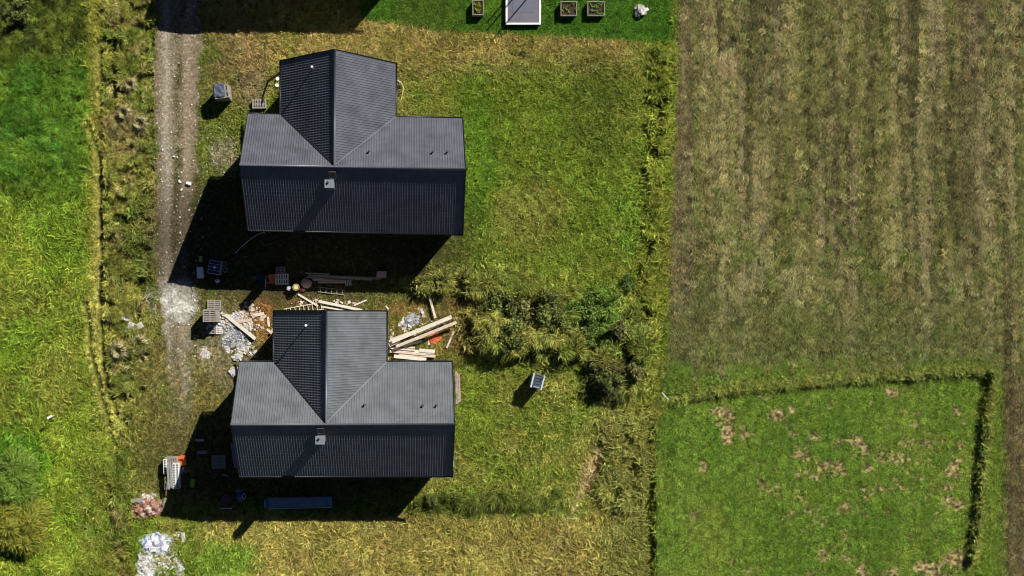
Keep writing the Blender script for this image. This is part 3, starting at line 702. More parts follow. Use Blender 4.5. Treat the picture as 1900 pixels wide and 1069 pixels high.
# pallets near the white spill
for k in range(2): pallet(397, 566, k*.145, 90+k*2, ('lower','upper')[k]+' of two grey pallets at the top right of the white spill', group='topmost pallets right of the white spill', sx=.95, sy=1.2, loc=(*W(397,567,.3).xy,0))
for k in range(12): pallet(389, 583, k*.145, 88+random.uniform(-3,3), ORD[k]+' pallet from the ground in the tall stack right of the white spill', group='tall pallet stack right of the white spill', sx=1.05, sy=1.2, loc=(*W(391,586,1.2).xy,0))
for k in range(2): pallet(389, 604, k*.145, 90, ('lower','upper')[k]+' of two dark pallets below the tall stack, holding white scraps', group='dark pallets below the tall stack', m='oldwood', loc=(*W(391,607,.3).xy,0))
pallet(407, 610, .0, 90, 'small pale pallet at the lower right of the tall stack', 'palletp', sx=.95, sy=.6)
pile(392, 602, 7, 9, 40, 'rub_w', .12, .1, 'white scraps lying on the dark pallet below the tall stack').location.z = .3
pile(422, 598, 22, 17, 320, 'rub_w', .17, .25, 'white broken plaster under the broad pale board')
pile(440, 586, 8, 8, 60, 'rub_w', .16, .2, 'small white rubble heap above the broad pale board')
pile(438, 627, 27, 21, 700, 'rub_g', .13, .12, 'grey rubble and scraps left of the lower wing', rot=20)
pile(450, 616, 16, 10, 160, 'rub_g', .2, .16, 'dark shiny scraps beside the lower end of the broad pale board')
pile(463, 607, 7, 5, 40, 'rub_w', .13, .1, 'pale scraps between the broad board and the orange earth')
pile(440, 662, 10, 6, 60, 'rub_w', .22, .15, 'white concrete lumps left of the lower wing shadow', rot=30)
pile(433, 690, 8, 6, 40, 'rub_w', .3, .14, 'bright white patch of broken plaster at the lower roof corner')
pile(380, 655, 8, 12, 90, 'stone', .12, .06, 'pale gravel spill on the grass below the pallets', 'gravel', 'gravel_spill')
pile(476, 660, 3, 3, 5, 'rub_w', .2, .05, 'white scrap at the edge of the lower wing shadow')
pile(462, 590, 34, 26, 130, 'wood', .22, .05, 'timber offcuts scattered over the orange earth left of the lower house', 'offcuts', 'offcuts', .3)
pile(450, 645, 26, 14, 90, 'stone', .2, .06, 'crumbled mortar lumps along the lower house wing shadow', 'rubble')
pile(600, 562, 60, 8, 50, 'wood', .2, .04, 'chips and offcuts along the pale boards above the lower house', 'offcuts', 'offcuts', .3)
pile(770, 612, 50, 34, 90, 'wood', .2, .05, 'small offcuts spread round the big plank piles', 'offcuts', 'offcuts', .3)
# right yard: heaps of fresh planks
big = [(727,634,838,588,.55,.75),(735,643,847,598,.42,.7),(722,634,775,612,.3,.6),(740,640,792,622,.26,.62),(722,641,741,632,.5,.8),(726,629,760,617,.22,.5),(733,645,790,624,.3,.45)]
for i, q in enumerate(big):
    board(q[0], q[1], q[2], q[3], q[4]*.62, q[5]-.08*i+.25, .09, 'wood2' if i % 2 == 0 else 'wood',
          ('longest pale plank on the big slanting pile right of the lower wing','second long plank along the lower edge of the slanting pile','short plank over the left upper edge of the slanting pile','grooved middle plank of the slanting pile','wide block of board ends at the left tip of the slanting pile','underlying plank at the upper left of the slanting pile','plank under the lower left of the slanting pile')[i], 'planks of the slanting pile')
low = [(723,652,790,658,.2,.35),(731,661,791,667,.3,.4),(728,648,806,655,.26,.3),(740,657,808,661,.24,.28),(722,646,770,650,.12,.4),(745,643,783,633,.2,.2),(735,645,770,645,.16,.2),(778,650,807,652,.3,.36)]
for i, q in enumerate(low):
    board(*q[:4], q[4], q[5], .08, 'wood2' if i % 3 else 'wood',
          ('upper plank of the level pile below the slanting one','lowest and widest plank of the level pile','longest plank of the level pile','plank reaching furthest right in the level pile','narrow plank along the top of the level pile','short plank between the slanting and the level pile, upper','short plank between the slanting and the level pile, lower','squared plank end at the right of the level pile')[i], 'planks of the level pile')
board(794, 540, 808, 590, .2, .35, .06, 'wood2', 'long plank running up from behind the slanting pile')
board(812, 606, 815, 613, .2, .15, .06, 'wood2', 'end of plank showing just below the slanting pile')
board(842, 615, 829, 646, .17, .12, .05, 'wood', 'lone plank lying right of the orange patch')
board(795, 626, 794, 641, .06, .1, .03, 'wood2', 'thin lath left of the orange patch')
pile(764, 595, 15, 12, 200, 'rub_g', .18, .2, 'shiny grey scraps above the slanting plank pile', rot=40)
pile(746, 602, 6, 4, 16, 'rub_w', .18, .1, 'pale scraps left of the shiny grey heap')
pile(782, 578, 4, 3, 8, 'rub_w', .22, .1, 'small white lump up from the slanting plank pile')
pile(805, 627, 12, 10, 260, 'orange', .13, .08, 'patch of orange brick chips between plank pile and lone plank', 'brick chips', 'brick_chips')
pile(746, 668, 16, 4, 20, 'rub_b', .12, .05, 'crumbs of brick under the level plank pile')
# beside the right gable of the second house
for i in range(3):
    board(846+3.0*i, 689+3*i, 847+3.2*i, 750-2*i, .12, .25+.05*i, .08, 'pink', ('pinkish board closest to the right gable of the lower house','middle one of three pinkish boards by the lower house gable','outermost pinkish board by the lower house gable')[i], 'pinkish boards by the lower house')
board(841, 846, 841, 866, .12, .4, .05, 'silver', 'pale strip beside the lower right corner of the lower house')

# ---- portable toilet
p = W(998, 708, 2.2); r = empty('portable_toilet', (p.x, p.y, zat(p.x, p.y)-.03), math.radians(-14), 'grey portable toilet with ribbed roof and pale edges on the meadow', 'toilet')
MB().box((0,0,1.08), (1.0,1.1,2.0)).build('cabin', M['toilet'], r); MB().box((0,0,.04), (1.1,1.2,.1)).build('base', M['dark'], r)
MB().add([(-.5,-.6,2.1),(.5,-.6,2.1),(.5,.6,2.1),(-.5,.6,2.1),(-.25,-.6,2.2),(.25,-.6,2.2),(.25,.6,2.2),(-.25,.6,2.2)], [(0,1,5,4),(1,2,6,5),(2,3,7,6),(3,0,4,7),(4,5,6,7)]).build('roof', M['tarp'], r)
for s_ in (-1,1): MB().box((s_*.46,0,2.16), (.13,1.28,.06)).build('edge_strip', M['silver'], r)
for i in range(5): MB().box((0,-.5+.25*i,2.215), (.5,.05,.03)).build('roof_rib', M['silver'] if i == 0 else M['dark'], r)
d_ = MB().box((0,-.57,1.05), (.7,.04,1.85)).build('door', M['grey'], r); MB().box((.28,-.61,1.05), (.04,.04,.14)).build('handle', M['white'], d_)
MB().tube([(.35,.42,2.1),(.35,.42,2.5)], .05, 8).build('vent_pipe', M['dark'], r)

# ---- lower left: block stacks, trash, machines
for k in range(5): pallet(317, 858, k*.145, 2, ORD[k]+' grey pallet from the ground in the stack behind the white blocks', group='pallets behind the white blocks', loc=(*W(318,858,.7).xy,0), sx=1.1, sy=.9)
rb = blocks(326, 884, 2, 5, 3, (.28,.44,.3), 'block', 1, 'right hand stack of white hollow blocks with dark openings', z0=.15, cat='blocks', name='block')
me = MB().box((0,0,0), (.13,.13,.02)).mesh('opening', M['dark'])
for j in range(5):
    for i in range(2):
        for q in (-1, 1): link('opening', me, rb, ((i-.5)*.28, (j-2)*.44+q*.1, .905))
pallet(326, 884, 0, 90, 'pallet carrying the right hand stack of white blocks', sx=2.2, sy=.7)
rb = blocks(306, 866, 1, 3, 3, (.30,.42,.3), 'block', 1, 'left hand stack of white blocks, upper part', z0=.0, cat='blocks', name='block')
for j in range(3):
    for q in (-1,1): link('opening', me, rb, (0, (j-1)*.42+q*.1, .905))
blocks(307, 903, 1, 2, 2, (.2,.3,.25), 'block', -3, 'few white blocks low beside the long grey boards', z0=0, cat='blocks', name='block')
for i in range(2): board(311+5*i, 862, 313.5+5*i, 908-3*i, .18, 1.25-.02*i, .07, 'grey', ('left one of two long grey boards on the white blocks','right one of two long grey boards on the white blocks')[i], 'grey boards on the blocks')
blocks(337, 855, 3, 3, 2, (.26,.28,.22), 'orange', 8, 'orange bricks at the top right of the white block stacks', z0=0, miss=.3, cat='bricks')
sack(343, 876, 0, .25, 'tarp', 'grey crumpled bag right of the white blocks', sq=.7)
pile(338, 873, 5, 7, 30, 'stone', .12, .08, 'brown crumbs between the orange bricks and grey bag')
r = crate_box(357, 897, 0, (.32,.65,.45), -8, 'lime', 'lime green box alone in the lower house shadow', 'box', 'storage_box', True)
for k in range(5): pallet(405, 858, k*.145, 2, ORD[k]+' dim pallet from the ground in the lower house shadow stack', group='pallet stack in the lower house shadow', m='pallet', loc=(*W(405,858,.7).xy,0), sx=1.15, sy=1.1)
board(363, 817, 378, 817, .2, .3, m='silver', label='dim pale board in the shadow, upper of two left of the lower house'); board(365, 840, 384, 839, .3, .3, m='grey', label='dim grey board in the shadow, lower of two left of the lower house')
board(414, 881, 424, 884, .08, .2, m='silver', label='small bright strip in the shadow below the dim pallets')
board(430, 822, 437, 868, .22, 1.2, .06, 'film', 'blue-grey panel leaning along the left gable of the lower house', z1=1.0, cat='panel', name='panel')
drum(419, 928, 0, .42, 1.0, 'red', 'big dark red drum at the lower edge of the lower house shadow', 'red')
p = W(445, 922, .9); r = empty('concrete_mixer', (p.x, p.y, 0), math.radians(10), 'blue concrete mixer in the shadow, right of the big dark red drum', 'mixer')
MB().tube([(-.3,0,.45),(-.15,0,.55),(.15,0,.7),(.35,0,.85)], [.2,.36,.36,.22], 14).build('mixing_drum', M['blue'], r, smooth=True)
MB().ring((0,0,0), .22, .03, 14, 5).build('drum_ring', M['silver'], r, (.36,0,.86)).rotation_euler = (0, math.radians(60), 0)
mb = MB()
for s_ in (-1,1): mb.tube([(-.45,s_*.42,0),(0,s_*.42,.6),(.45,s_*.42,0)], .025, 6)
mb.tube([(0,-.42,.6),(0,.42,.6)], .03, 6); mb.build('stand', M['silver'], r)
MB().box((-.1,.52,.55), (.3,.2,.35)).build('motor_box', M['film'], r)
for s_ in (-1,1):
    w_ = MB().ring((0,0,0), .13, .04, 14, 6).build('wheel', M['rubber'], r, (-.45,s_*.5,.17)); w_.rotation_euler = (math.pi/2,0,0)
board(408, 944, 430, 943, .08, .6, m='white', label='thin white strip on the lower side of the big dark red drum')
pile(435, 944, 6, 9, 40, 'rub_b', .16, .12, 'brown lumps between the big drum and the meadow')
p = W(555, 933, .9); r = empty('wrapped_sheet_pack', (p.x, p.y, 0), math.radians(1.2), 'long film wrapped pack of sheets in the lower house shadow', 'sheet pack')
me = MB().box((0,0,0), (5.6,.85,.1)).mesh('sheet', M['film'])
for k in range(7): link('sheet', me, r, (random.uniform(-.08,.08), random.uniform(-.02,.02), .15+.11*k), random.uniform(-.006,.006))
MB().box((-2.85,-.05,.45), (.5,.75,.6)).build('end_bundle', M['film'], r); MB().box((0,-.47,.87), (5.5,.05,.03)).build('edge_strip', M['silver'], r)
for x in (-2,0,2): MB().box((x,0,.04), (.1,.9,.09)).build('bearer', M['pallet'], r)
pile(503, 941, 2, 2, 3, 'rub_w', .12, .05, 'white scrap under the left end of the wrapped pack')
pile(692, 944, 3, 3, 6, 'rub_w', .16, .05, 'pale scraps low in the lower house shadow, right part')
pile(272, 941, 34, 20, 900, 'rub_b', .2, .5, 'heap of broken bricks and rubble at the lower left of the track')
pile(276, 922, 14, 5, 60, 'rub_w', .24, .2, 'white lumps along the top of the broken brick heap')
board(243, 930, 266, 928, .35, .45, .12, 'grey', 'grey slab half buried at the top of the brick heap', cat='slab', name='slab', group=None)
board(302, 938, 308, 924, .2, .4, .03, 'rub_w', 'whitish sheet corner poking up at the right of the brick heap', cat='sheet', name='sheet_scrap', group=None)
p = W(232, 949, .08); tag(MB().ring((0,0,.08), .17, .04, 18, 6).build('ring', M['white'], None, p), 'white ring lying on the grass left of the brick heap', 'ring')
pile(290, 1008, 33, 21, 330, 'rub_p', .38, .35, 'white and blue torn plastic waste below the brick heap', 'waste', 'plastic_waste', .25)
pile(312, 1014, 20, 16, 150, 'rub_w', .28, .15, 'white scraps trailing right from the torn plastic waste', 'waste', 'plastic_waste', .3)
pile(273, 1048, 17, 26, 260, 'rub_w', .36, .3, 'white plaster heap at the bottom edge of the photo', 'waste', 'plaster_waste', .3)
pile(334, 1056, 10, 20, 170, 'rub_w', .24, .22, 'narrow white heap right of the plaster heap at the bottom', 'waste', 'plaster_waste', .3)
pile(302, 1045, 28, 22, 150, 'stone', .26, .1, 'scattered pale lumps between the two bottom heaps', 'rubble')
pile(266, 1072, 14, 12, 120, 'rub_w', .4, .25, 'white slabs at the very bottom of the rubbish trail', 'waste', 'plaster_waste', .3)
pile(290, 1030, 34, 40, 140, 'rub_w', .2, .08, 'small white scraps scattered through the grass around the waste heaps', 'waste', 'scattered_waste', .4)
pile(330, 995, 16, 8, 20, 'rub_w', .2, .08, 'few white lumps right of the torn plastic waste')
for i, (x, y, d) in enumerate(((313,1044,70),(340,997,95))):
    pallet(x, y, 0, d, ('tiny pale frame on the grass between the bottom heaps','tiny pale slatted frame right of the torn plastic waste')[i], 'palletp', sx=.5+.3*i, sy=.3)
# broken pallets on the ditch bank
pallet(224, 574, .3, 60, 'upper broken pallet on the ditch bank left of the white spill', 'palletp', sx=1.0, sy=.8)
pallet(243, 609, .3, 65, 'lower broken pallet on the ditch bank, touching dry grass', 'palletp', sx=1.0, sy=.75)
pallet(258, 605, .35, 30, 'small pallet scrap right of the lower broken pallet', 'palletp', sx=.7, sy=.5)
pile(237, 590, 10, 9, 60, 'rub_b', .18, .35, 'brown debris between the two broken pallets on the ditch bank')
pile(232, 583, 13, 12, 30, 'palletp', .3, .35, 'splintered slats around the broken pallets on the ditch bank', 'debris', 'splintered_slats', .15)
# marker post in the left field
p = W(92, 774, 1.6); r = empty('marker_post', (p.x, p.y, zat(p.x, p.y)-.05), 0, 'white topped marker post alone in the left field', 'post')
MB().tube([(0,0,0),(0,0,1.55)], .045, 8).build('shaft', M['silver'], r); MB().box((0,0,1.6), (.42,.16,.14), Matrix.Rotation(.5,3,'Z')).build('head', M['white'], r)
# slanted stake at the corner of the lower right meadow
board(1228, 728, 1241, 742, .08, .5, .05, 'silver', 'pale stake at the left end of the grass bank', None, z1=.7, cat='stake', name='stake')

# ---- garden on the lawn at the top
def planter(px, py, sx, sy, h, deg, label, veg):
    p = W(px, py, h); r = empty('raised_bed', (p.x, p.y, 0), math.radians(deg), label, 'planter', 'raised garden beds on the top lawn')
    for s_ in (-1,1):
        MB().box((0, s_*(sy/2-.03), h/2), (sx, .05, h)).build('side_board', M['oldwood'], r)
        MB().box((s_*(sx/2-.03), 0, h/2), (.05, sy-.12, h)).build('side_board', M['oldwood'], r)
        MB().box((0, s_*(sy/2-.02), h+.012), (sx+.04, .06, .03)).build('rim_board', M['pallet'], r)
        MB().box((s_*(sx/2-.02), 0, h+.012), (.06, sy-.14, .03)).build('rim_board', M['pallet'], r)
    MB().box((0,0,h*.45), (sx-.14, sy-.14, h*.8)).build('soil', M['soil'], r)
    mb = MB(); rr = random.Random(int(px))
    for i in range(veg[0]):
        x, y = rr.uniform(-.42,.42)*sx+veg[2]*0, rr.uniform(-.4,.4)*sy
        for k in range(9):
            t = rr.uniform(0,6.28); l = rr.uniform(.08,.22); z = h*.86
            a = Vector((x,y,z)); b = a+Vector((math.cos(t)*l, math.sin(t)*l, rr.uniform(.05,.22))); sd = Vector((-math.sin(t), math.cos(t), 0))*.045
            mb.add([a, a+(b-a)*.5+sd, b, a+(b-a)*.5-sd], [(0,1,2,3)])
    tag(mb.build('plants', M[veg[1]], r), None)
    return r
planter(887, 14, .95, 1.3, .7, 0, 'small raised bed with yellowish leaves, left of the grey covered pit', (16,'leaf_c',0))
planter(1055.5, 16, 1.42, 1.22, .6, 0, 'raised bed of bare dark soil right of the grey covered pit', (10,'leaf_a',0))
planter(1106, 16, 1.48, 1.22, .6, 0, 'raised bed with green leaves at its left, rightmost of the beds', (16,'leaf_b',0))
p0 = W(971, 12, .45); r = empty('covered_sandpit', (p0.x, p0.y, 0), 0, 'large grey covered pit with white rim on the top lawn', 'sandpit')
sx, sy = 3.1, 3.2
MB().box((0,0,.2), (sx-.1,sy-.1,.4)).build('body', M['dark'], r); MB().box((0,0,.42), (sx-.3,sy-.3,.06)).build('cover', M['slate'], r); MB().box((0,.35,.46), (1.9,1.7,.02)).build('cover_patch', M['toilet'], r)
for s_ in (-1,1):
    MB().box((0,s_*(sy/2-.08),.44), (sx,.16,.09)).build('rim', M['white'], r); MB().box((s_*(sx/2-.08),0,.44), (.16,sy-.33,.09)).build('rim', M['white'], r)
r = pile(1188, 21, 11, 11, 80, 'rub_w', .26, .55, 'round white heap of stones on the top lawn near the field'); r['category'] = 'stones'
# clothes-line posts just above the frame: their thin shadows cross the lawn
for i, (tx, ty, h) in enumerate(((906,39,5.0),(901,59,6.0),(908,81,7.0))):
    a = W(tx, ty, 0); bx_, by_ = a.x+SUN_V.x/SUN_V.z*h, a.y+SUN_V.y/SUN_V.z*h
    r = empty('pole', (bx_, by_, 0), 0, ('shortest','middle','tallest')[i]+' of three thin poles past the top edge whose shadows cross the lawn', 'pole', 'poles on the top lawn')
    MB().tube([(0,0,0),(0,0,h)], .055, 8).build('shaft', M['grey'], r); MB().tube([(0,0,h),(0,0,h+.06)], .09, 8).build('pole_cap', M['dark'], r)
# stones on the track
srr = random.Random(3)
for i, (x, y, s) in enumerate(((350,341,.45),(334,337,.26),(337,352,.22),(323,291,.2),(302,278,.18))):
    mb = MB(); chunk(mb, (0,0,.05), (s, s*.75, s*.5)); p = W(x, y, 0)
    tag(mb.build('stone', M['block'], None, (p.x,p.y,.02)), ('largest white stone on the gravel track beside the upper house','white stone left of the largest one on the track','pale stone just below the largest one on the track','small pale stone on the track above the largest','small pale stone at the left rut of the track')[i], 'stone', 'stones on the track')
mb = MB()
for i in range(600):
    y = srr.uniform(40, 780); x = srr.uniform(284, 378) if y < 480 else srr.uniform(288, 372)
    if srr.random() < .35: x = srr.choice((292, 365, 330))+srr.gauss(0, 7)
    p = W(x, y, 0); s = srr.choice((.03,.04,.05,.06,.08,.12)); chunk(mb, (p.x, p.y, .03), (s, s, s*.5))
for i in range(160):
    x, y = srr.uniform(370,440), srr.uniform(230,330); p = W(x,y,0); s = srr.choice((.04,.06,.1)); chunk(mb, (p.x,p.y,.03), (s,s,s*.5))
tag(mb.build('gravel', M['stone']), 'loose pale gravel strewn along the track', 'gravel', kind='stuff')

# ---------------------------------------------------------------- shrubs, trees, tussocks
def crown_mesh(name, R, Hh, n, m, seed, size=.16, droop=.0):
    rr = np.random.RandomState(seed); nl = 20
    lc = np.stack([rr.uniform(-.95,.95,nl)*R, rr.uniform(-.95,.95,nl)*R, rr.uniform(.2,.85,nl)*Hh], 1); lr = rr.uniform(.16,.42,nl)*R
    k = rr.randint(0, nl, n); d = rr.normal(size=(n,3)); d /= np.linalg.norm(d, axis=1)[:,None]; d[:,2] *= .8
    P = lc[k]+d*(lr[k]*rr.uniform(.55,1.05,n))[:,None]; P[:,2] = np.maximum(P[:,2], .08)
    t = rr.normal(size=(n,3)); t += d*1.2; t[:,2] -= droop; t /= np.linalg.norm(t, axis=1)[:,None]
    s = np.cross(t, rr.normal(size=(n,3))); s /= np.linalg.norm(s, axis=1)[:,None]
    L = (size*rr.uniform(.6,1.6,n))[:,None]; Wd = L*.28
    V = np.stack([P, P+t*L*.5+s*Wd, P+t*L, P+t*L*.5-s*Wd], 1).reshape(-1,3)
    return npmesh(name, V, np.arange(4*n).reshape(-1,4), m)
def stems(h, R, n, seed):
    rr = random.Random(seed); mb = MB()
    for i in range(n):
        t = rr.uniform(0,6.28); q = rr.uniform(.2,.6)*R
        mb.tube([(0,0,-.1),(math.cos(t)*q*.4,math.sin(t)*q*.4,h*.4),(math.cos(t)*q,math.sin(t)*q,h*.8)], [.035,.025,.01], 5)
    return mb
var = [(crown_mesh('crown', .95, 1.3, 2400, M['leaf_a'], 1, .16), stems(1.2,.9,6,1).mesh('stems', M['bark'])),
       (crown_mesh('crown', .85, 1.1, 2200, M['leaf_e'], 2, .17), stems(1.0,.8,6,2).mesh('stems', M['bark'])),
       (crown_mesh('crown', .9, 1.2, 2300, M['leaf_b'], 3, .15), stems(1.1,.8,6,3).mesh('stems', M['bark']))]
def shrub(px, py, v, s, label, group='weed shrubs in the overgrown patch'):
    p = W(px, py, .6); z = zat(p.x, p.y)
    r = empty('shrub', (p.x, p.y, z-.05), random.uniform(0,6.28), label, 'shrub', group); r.scale = (s, s, s*random.uniform(.85,1.15))
    link('crown', var[v][0], r); link('stems', var[v][1], r); return r
wl = {0:'dark olive weed shrub',1:'straw coloured weed shrub',2:'bright green weed shrub'}
SH = [(905,560,0,1.0,'nearest the plank pile, top left of the overgrown patch'),(935,580,0,1.15,'left middle of the overgrown patch'),(960,560,1,1.0,'upper middle of the overgrown patch'),(990,590,1,1.2,'centre of the overgrown patch'),
 (940,625,0,1.1,'lower left of the overgrown patch'),(975,640,0,.9,'bottom of the overgrown patch above the portable toilet'),(1020,560,0,.9,'upper middle of the overgrown patch, right of the straw one'),(1025,600,0,1.1,'centre right of the overgrown patch'),
 (1060,580,2,1.0,'right of the centre of the overgrown patch'),(1095,570,2,1.2,'tallest green one near the rough field edge'),(1060,630,0,1.2,'casting the deepest shadow in the overgrown patch'),(1100,620,2,1.0,'lower right of the overgrown patch'),
 (1130,650,2,.9,'lowest green one in the overgrown patch'),(1150,610,1,.9,'right rim of the overgrown patch'),(1165,525,2,.7,'small, above the right rim of the overgrown patch'),(870,515,0,.7,'small, at the tip of the upper house shadow'),
 (820,508,0,.6,'small, touching the upper house shadow'),(1125,700,0,.9,'by the corner between meadow and rough strip'),(1170,690,1,.8,'low, beside the left end of the grass bank')]
for x, y, v, s, l in SH: shrub(x, y, v, s*1.0, wl[v]+' '+l)
for x, y, v, s, l in ((1062,118,0,.28,'tiny round shrub alone on the upper meadow'),(973,96,0,.28,'tiny shrub left of the round one on the upper meadow'),(800,927,0,.5,'first low weed bush in the dark row under the lower house shadow'),(845,930,0,.6,'second low weed bush in the dark row'),(890,927,0,.5,'middle low weed bush in the dark row'),(930,928,0,.55,'fourth low weed bush in the dark row'),(985,930,2,.6,'green weed bush near the right end of the dark row'),(1035,915,2,.5,'green weed bush by the bare earth path'),
                      (30,24,0,1.0,'dark shrub in the top left corner')):
    shrub(x, y, v, s, l, None)
def willow_mesh(R, Hh, n, m, seed):
    rr = np.random.RandomState(seed); nl = 14
    t = rr.uniform(0, 6.283, nl); q = np.sqrt(rr.uniform(0, 1, nl))*R*.62
    lc = np.stack([np.cos(t)*q, np.sin(t)*q, Hh*(.9-.35*(q/R))*rr.uniform(.8,1.1,nl)], 1); lr = rr.uniform(.28,.5,nl)*R
    k = rr.randint(0, nl, n); a = rr.uniform(0, 6.283, n); rad = np.sqrt(rr.uniform(0,1,n))
    d = np.stack([np.cos(a), np.sin(a), np.zeros(n)], 1)
    P = lc[k]+d*(lr[k]*rad)[:,None]; P[:,2] -= rad**2*.5*R*rr.uniform(.4,1.5,n); P[:,2] = np.maximum(P[:,2], .25)
    L = rr.uniform(.25,.6,n)[:,None]; T_ = d+rr.normal(0,.35,(n,3)); T_[:,2] -= rad*.9; T_ /= np.linalg.norm(T_,axis=1)[:,None]
    s_ = np.cross(T_, np.array([0,0,1.])+rr.normal(0,.4,(n,3))); s_ /= np.linalg.norm(s_,axis=1)[:,None]; Wd = rr.uniform(.02,.045,n)[:,None]
    V = np.stack([P, P+T_*L*.5+s_*Wd, P+T_*L, P+T_*L*.5-s_*Wd], 1).reshape(-1,3)
    return npmesh('crown', V, np.arange(4*n).reshape(-1,4), m)
def tree(px, py, R, Hh, m, label, n, seed):
    p = W(px, py, Hh*.7); r = empty('tree', (p.x, p.y, -.05), 0, label, 'tree')
    link('crown', willow_mesh(R, Hh, n, M[m], seed), r)
    mb = MB().tube([(0,0,0),(.05,0,Hh*.3),(0,.08,Hh*.6)], [.16,.11,.05], 8)
    for i in range(6):
        t = i*1.05; mb.tube([(0,0,Hh*.25),(math.cos(t)*R*.3,math.sin(t)*R*.3,Hh*.45),(math.cos(t)*R*.6,math.sin(t)*R*.6,Hh*.6)], [.07,.05,.02], 6)
    mb.build('trunk', M['bark'], r); return r
tree(18, 902, 3.0, 2.6, 'leaf_d', 'green drooping tree at the left edge, upper of two', 17000, 5)
tree(28, 978, 2.9, 2.6, 'leaf_c', 'yellowish drooping tree at the lower left edge', 16000, 6)
def tussock(px, py, R, label, m='straw'):
    p = W(px, py, .3); mb = MB(); rr = random.Random(int(px*7+py))
    for i in range(150):
        t = rr.uniform(0,6.283); l = R*rr.uniform(.5,1.1); a = Vector((0,0,.1))+Vector((math.cos(t),math.sin(t),0))*R*.08
        d = Vector((math.cos(t), math.sin(t), 0)); mid_ = a+d*l*.5+Vector((0,0,R*rr.uniform(.4,.75))); e = a+d*l+Vector((0,0,R*rr.uniform(.0,.35)))
        sd = Vector((-d.y,d.x,0))*.03; mb.add([a-sd,a+sd,mid_+sd,mid_-sd,e],[(0,1,2,3),(3,2,4)])
    o = mb.build('grass_tussock', M[m], None, (p.x,p.y,zat(p.x,p.y)-.05)); return tag(o, label, 'tussock', 'dry grass tussocks on the ditch bank')
for x, y, R, l in ((222,652,1.0,'straw tussock on the ditch bank left of the big pale one'),(258,640,1.15,'biggest pale tussock below the lower broken pallet'),(228,692,.95,'round tussock furthest down on the ditch bank'),(262,668,.7,'small tussock under the biggest pale one'),
                   (243,160,.8,'dry tussock beside the upper part of the gravel track'),(232,212,.9,'dark hollow tussock below the upper dry one'),(262,232,.9,'dry straw tussock close to the track below the hollow one'),(205,590,.6,'small tussock left of the broken pallets'),(250,770,.8,'lowest tussock on the ditch bank')):
    tussock(x, y, R, l)

# ---------------------------------------------------------------- grass, straw and weeds: one object per kind of cover
def blade_variation(m, lo, hi):
    n = m.node_tree; b = n.nodes['Principled BSDF']; src = b.inputs['Base Color'].links[0].from_socket
    g = n.nodes.new('ShaderNodeNewGeometry'); mr = n.nodes.new('ShaderNodeMapRange'); mr.inputs['To Min'].default_value = lo; mr.inputs['To Max'].default_value = hi
    n.links.new(g.outputs['Random Per Island'], mr.inputs['Value'])
    mx = n.nodes.new('ShaderNodeMix'); mx.data_type = 'RGBA'; mx.blend_type = 'MULTIPLY'; mx.inputs[0].default_value = 1
    n.links.new(src, mx.inputs[6]); n.links.new(mr.outputs[0], mx.inputs[7]); n.links.new(mx.outputs[2], b.inputs['Base Color'])
blade_variation(M['blade'], .34, 1.8)
def clump(name, n, L, lean, wd, spread, seed, dirspread, flat=False):
    rr = random.Random(seed); mb = MB()
    for i in range(n):
        a = Vector((rr.uniform(-spread,spread), rr.uniform(-spread,spread), 0)); t = rr.gauss(0, dirspread)
        l = L*rr.uniform(.55,1.15); an = math.radians(lean+rr.uniform(-16,16)); d = Vector((math.cos(t), math.sin(t), 0))
        sd = Vector((-d.y, d.x, 0))*wd*rr.uniform(.6,1.3)/2; sd.z = wd*rr.uniform(-.4,.4)
        if flat:
            z = rr.uniform(.02,.06); a.z = z; mb.add([a-sd, a+sd, a+d*l+sd*.8+Vector((0,0,.03)), a+d*l-sd*.8+Vector((0,0,.03))], [(0,1,2,3)]); continue
        a.z = -.03
        m1 = a+(d*math.sin(an*.6)+Vector((0,0,math.cos(an*.6))))*l*.5
        e = m1+(d*math.sin(min(an*1.35,1.7))+Vector((0,0,math.cos(min(an*1.35,1.7)))))*l*.55
        mb.add([a-sd, a+sd, m1+sd, m1-sd, e], [(0,1,2,3),(3,2,4)])
    return mb.mesh(name, M['blade'])
def proto_coll(nm, metas):
    c_ = bpy.data.collections.new(nm)
    for k, me in enumerate(metas): c_.objects.link(bpy.data.objects.new(nm+'_clump', me))
    return c_
PC = {'meadow': proto_coll('meadow', [clump('blades', 20, .42, 54, .036, .2, s, .9) for s in (11,12,13,14)]),
      'tall': proto_coll('tall', [clump('blades', 28, .78, 52, .042, .22, s, .65) for s in (21,22,23,24)]),
      'lawn': proto_coll('lawn', [clump('blades', 16, .17, 45, .035, .2, s, 1.4) for s in (31,32,33)]),
      'stubble': proto_coll('stubble', [clump('blades', 15, .27, 0, .026, .25, s, .55, True) for s in (41,42,43)])}
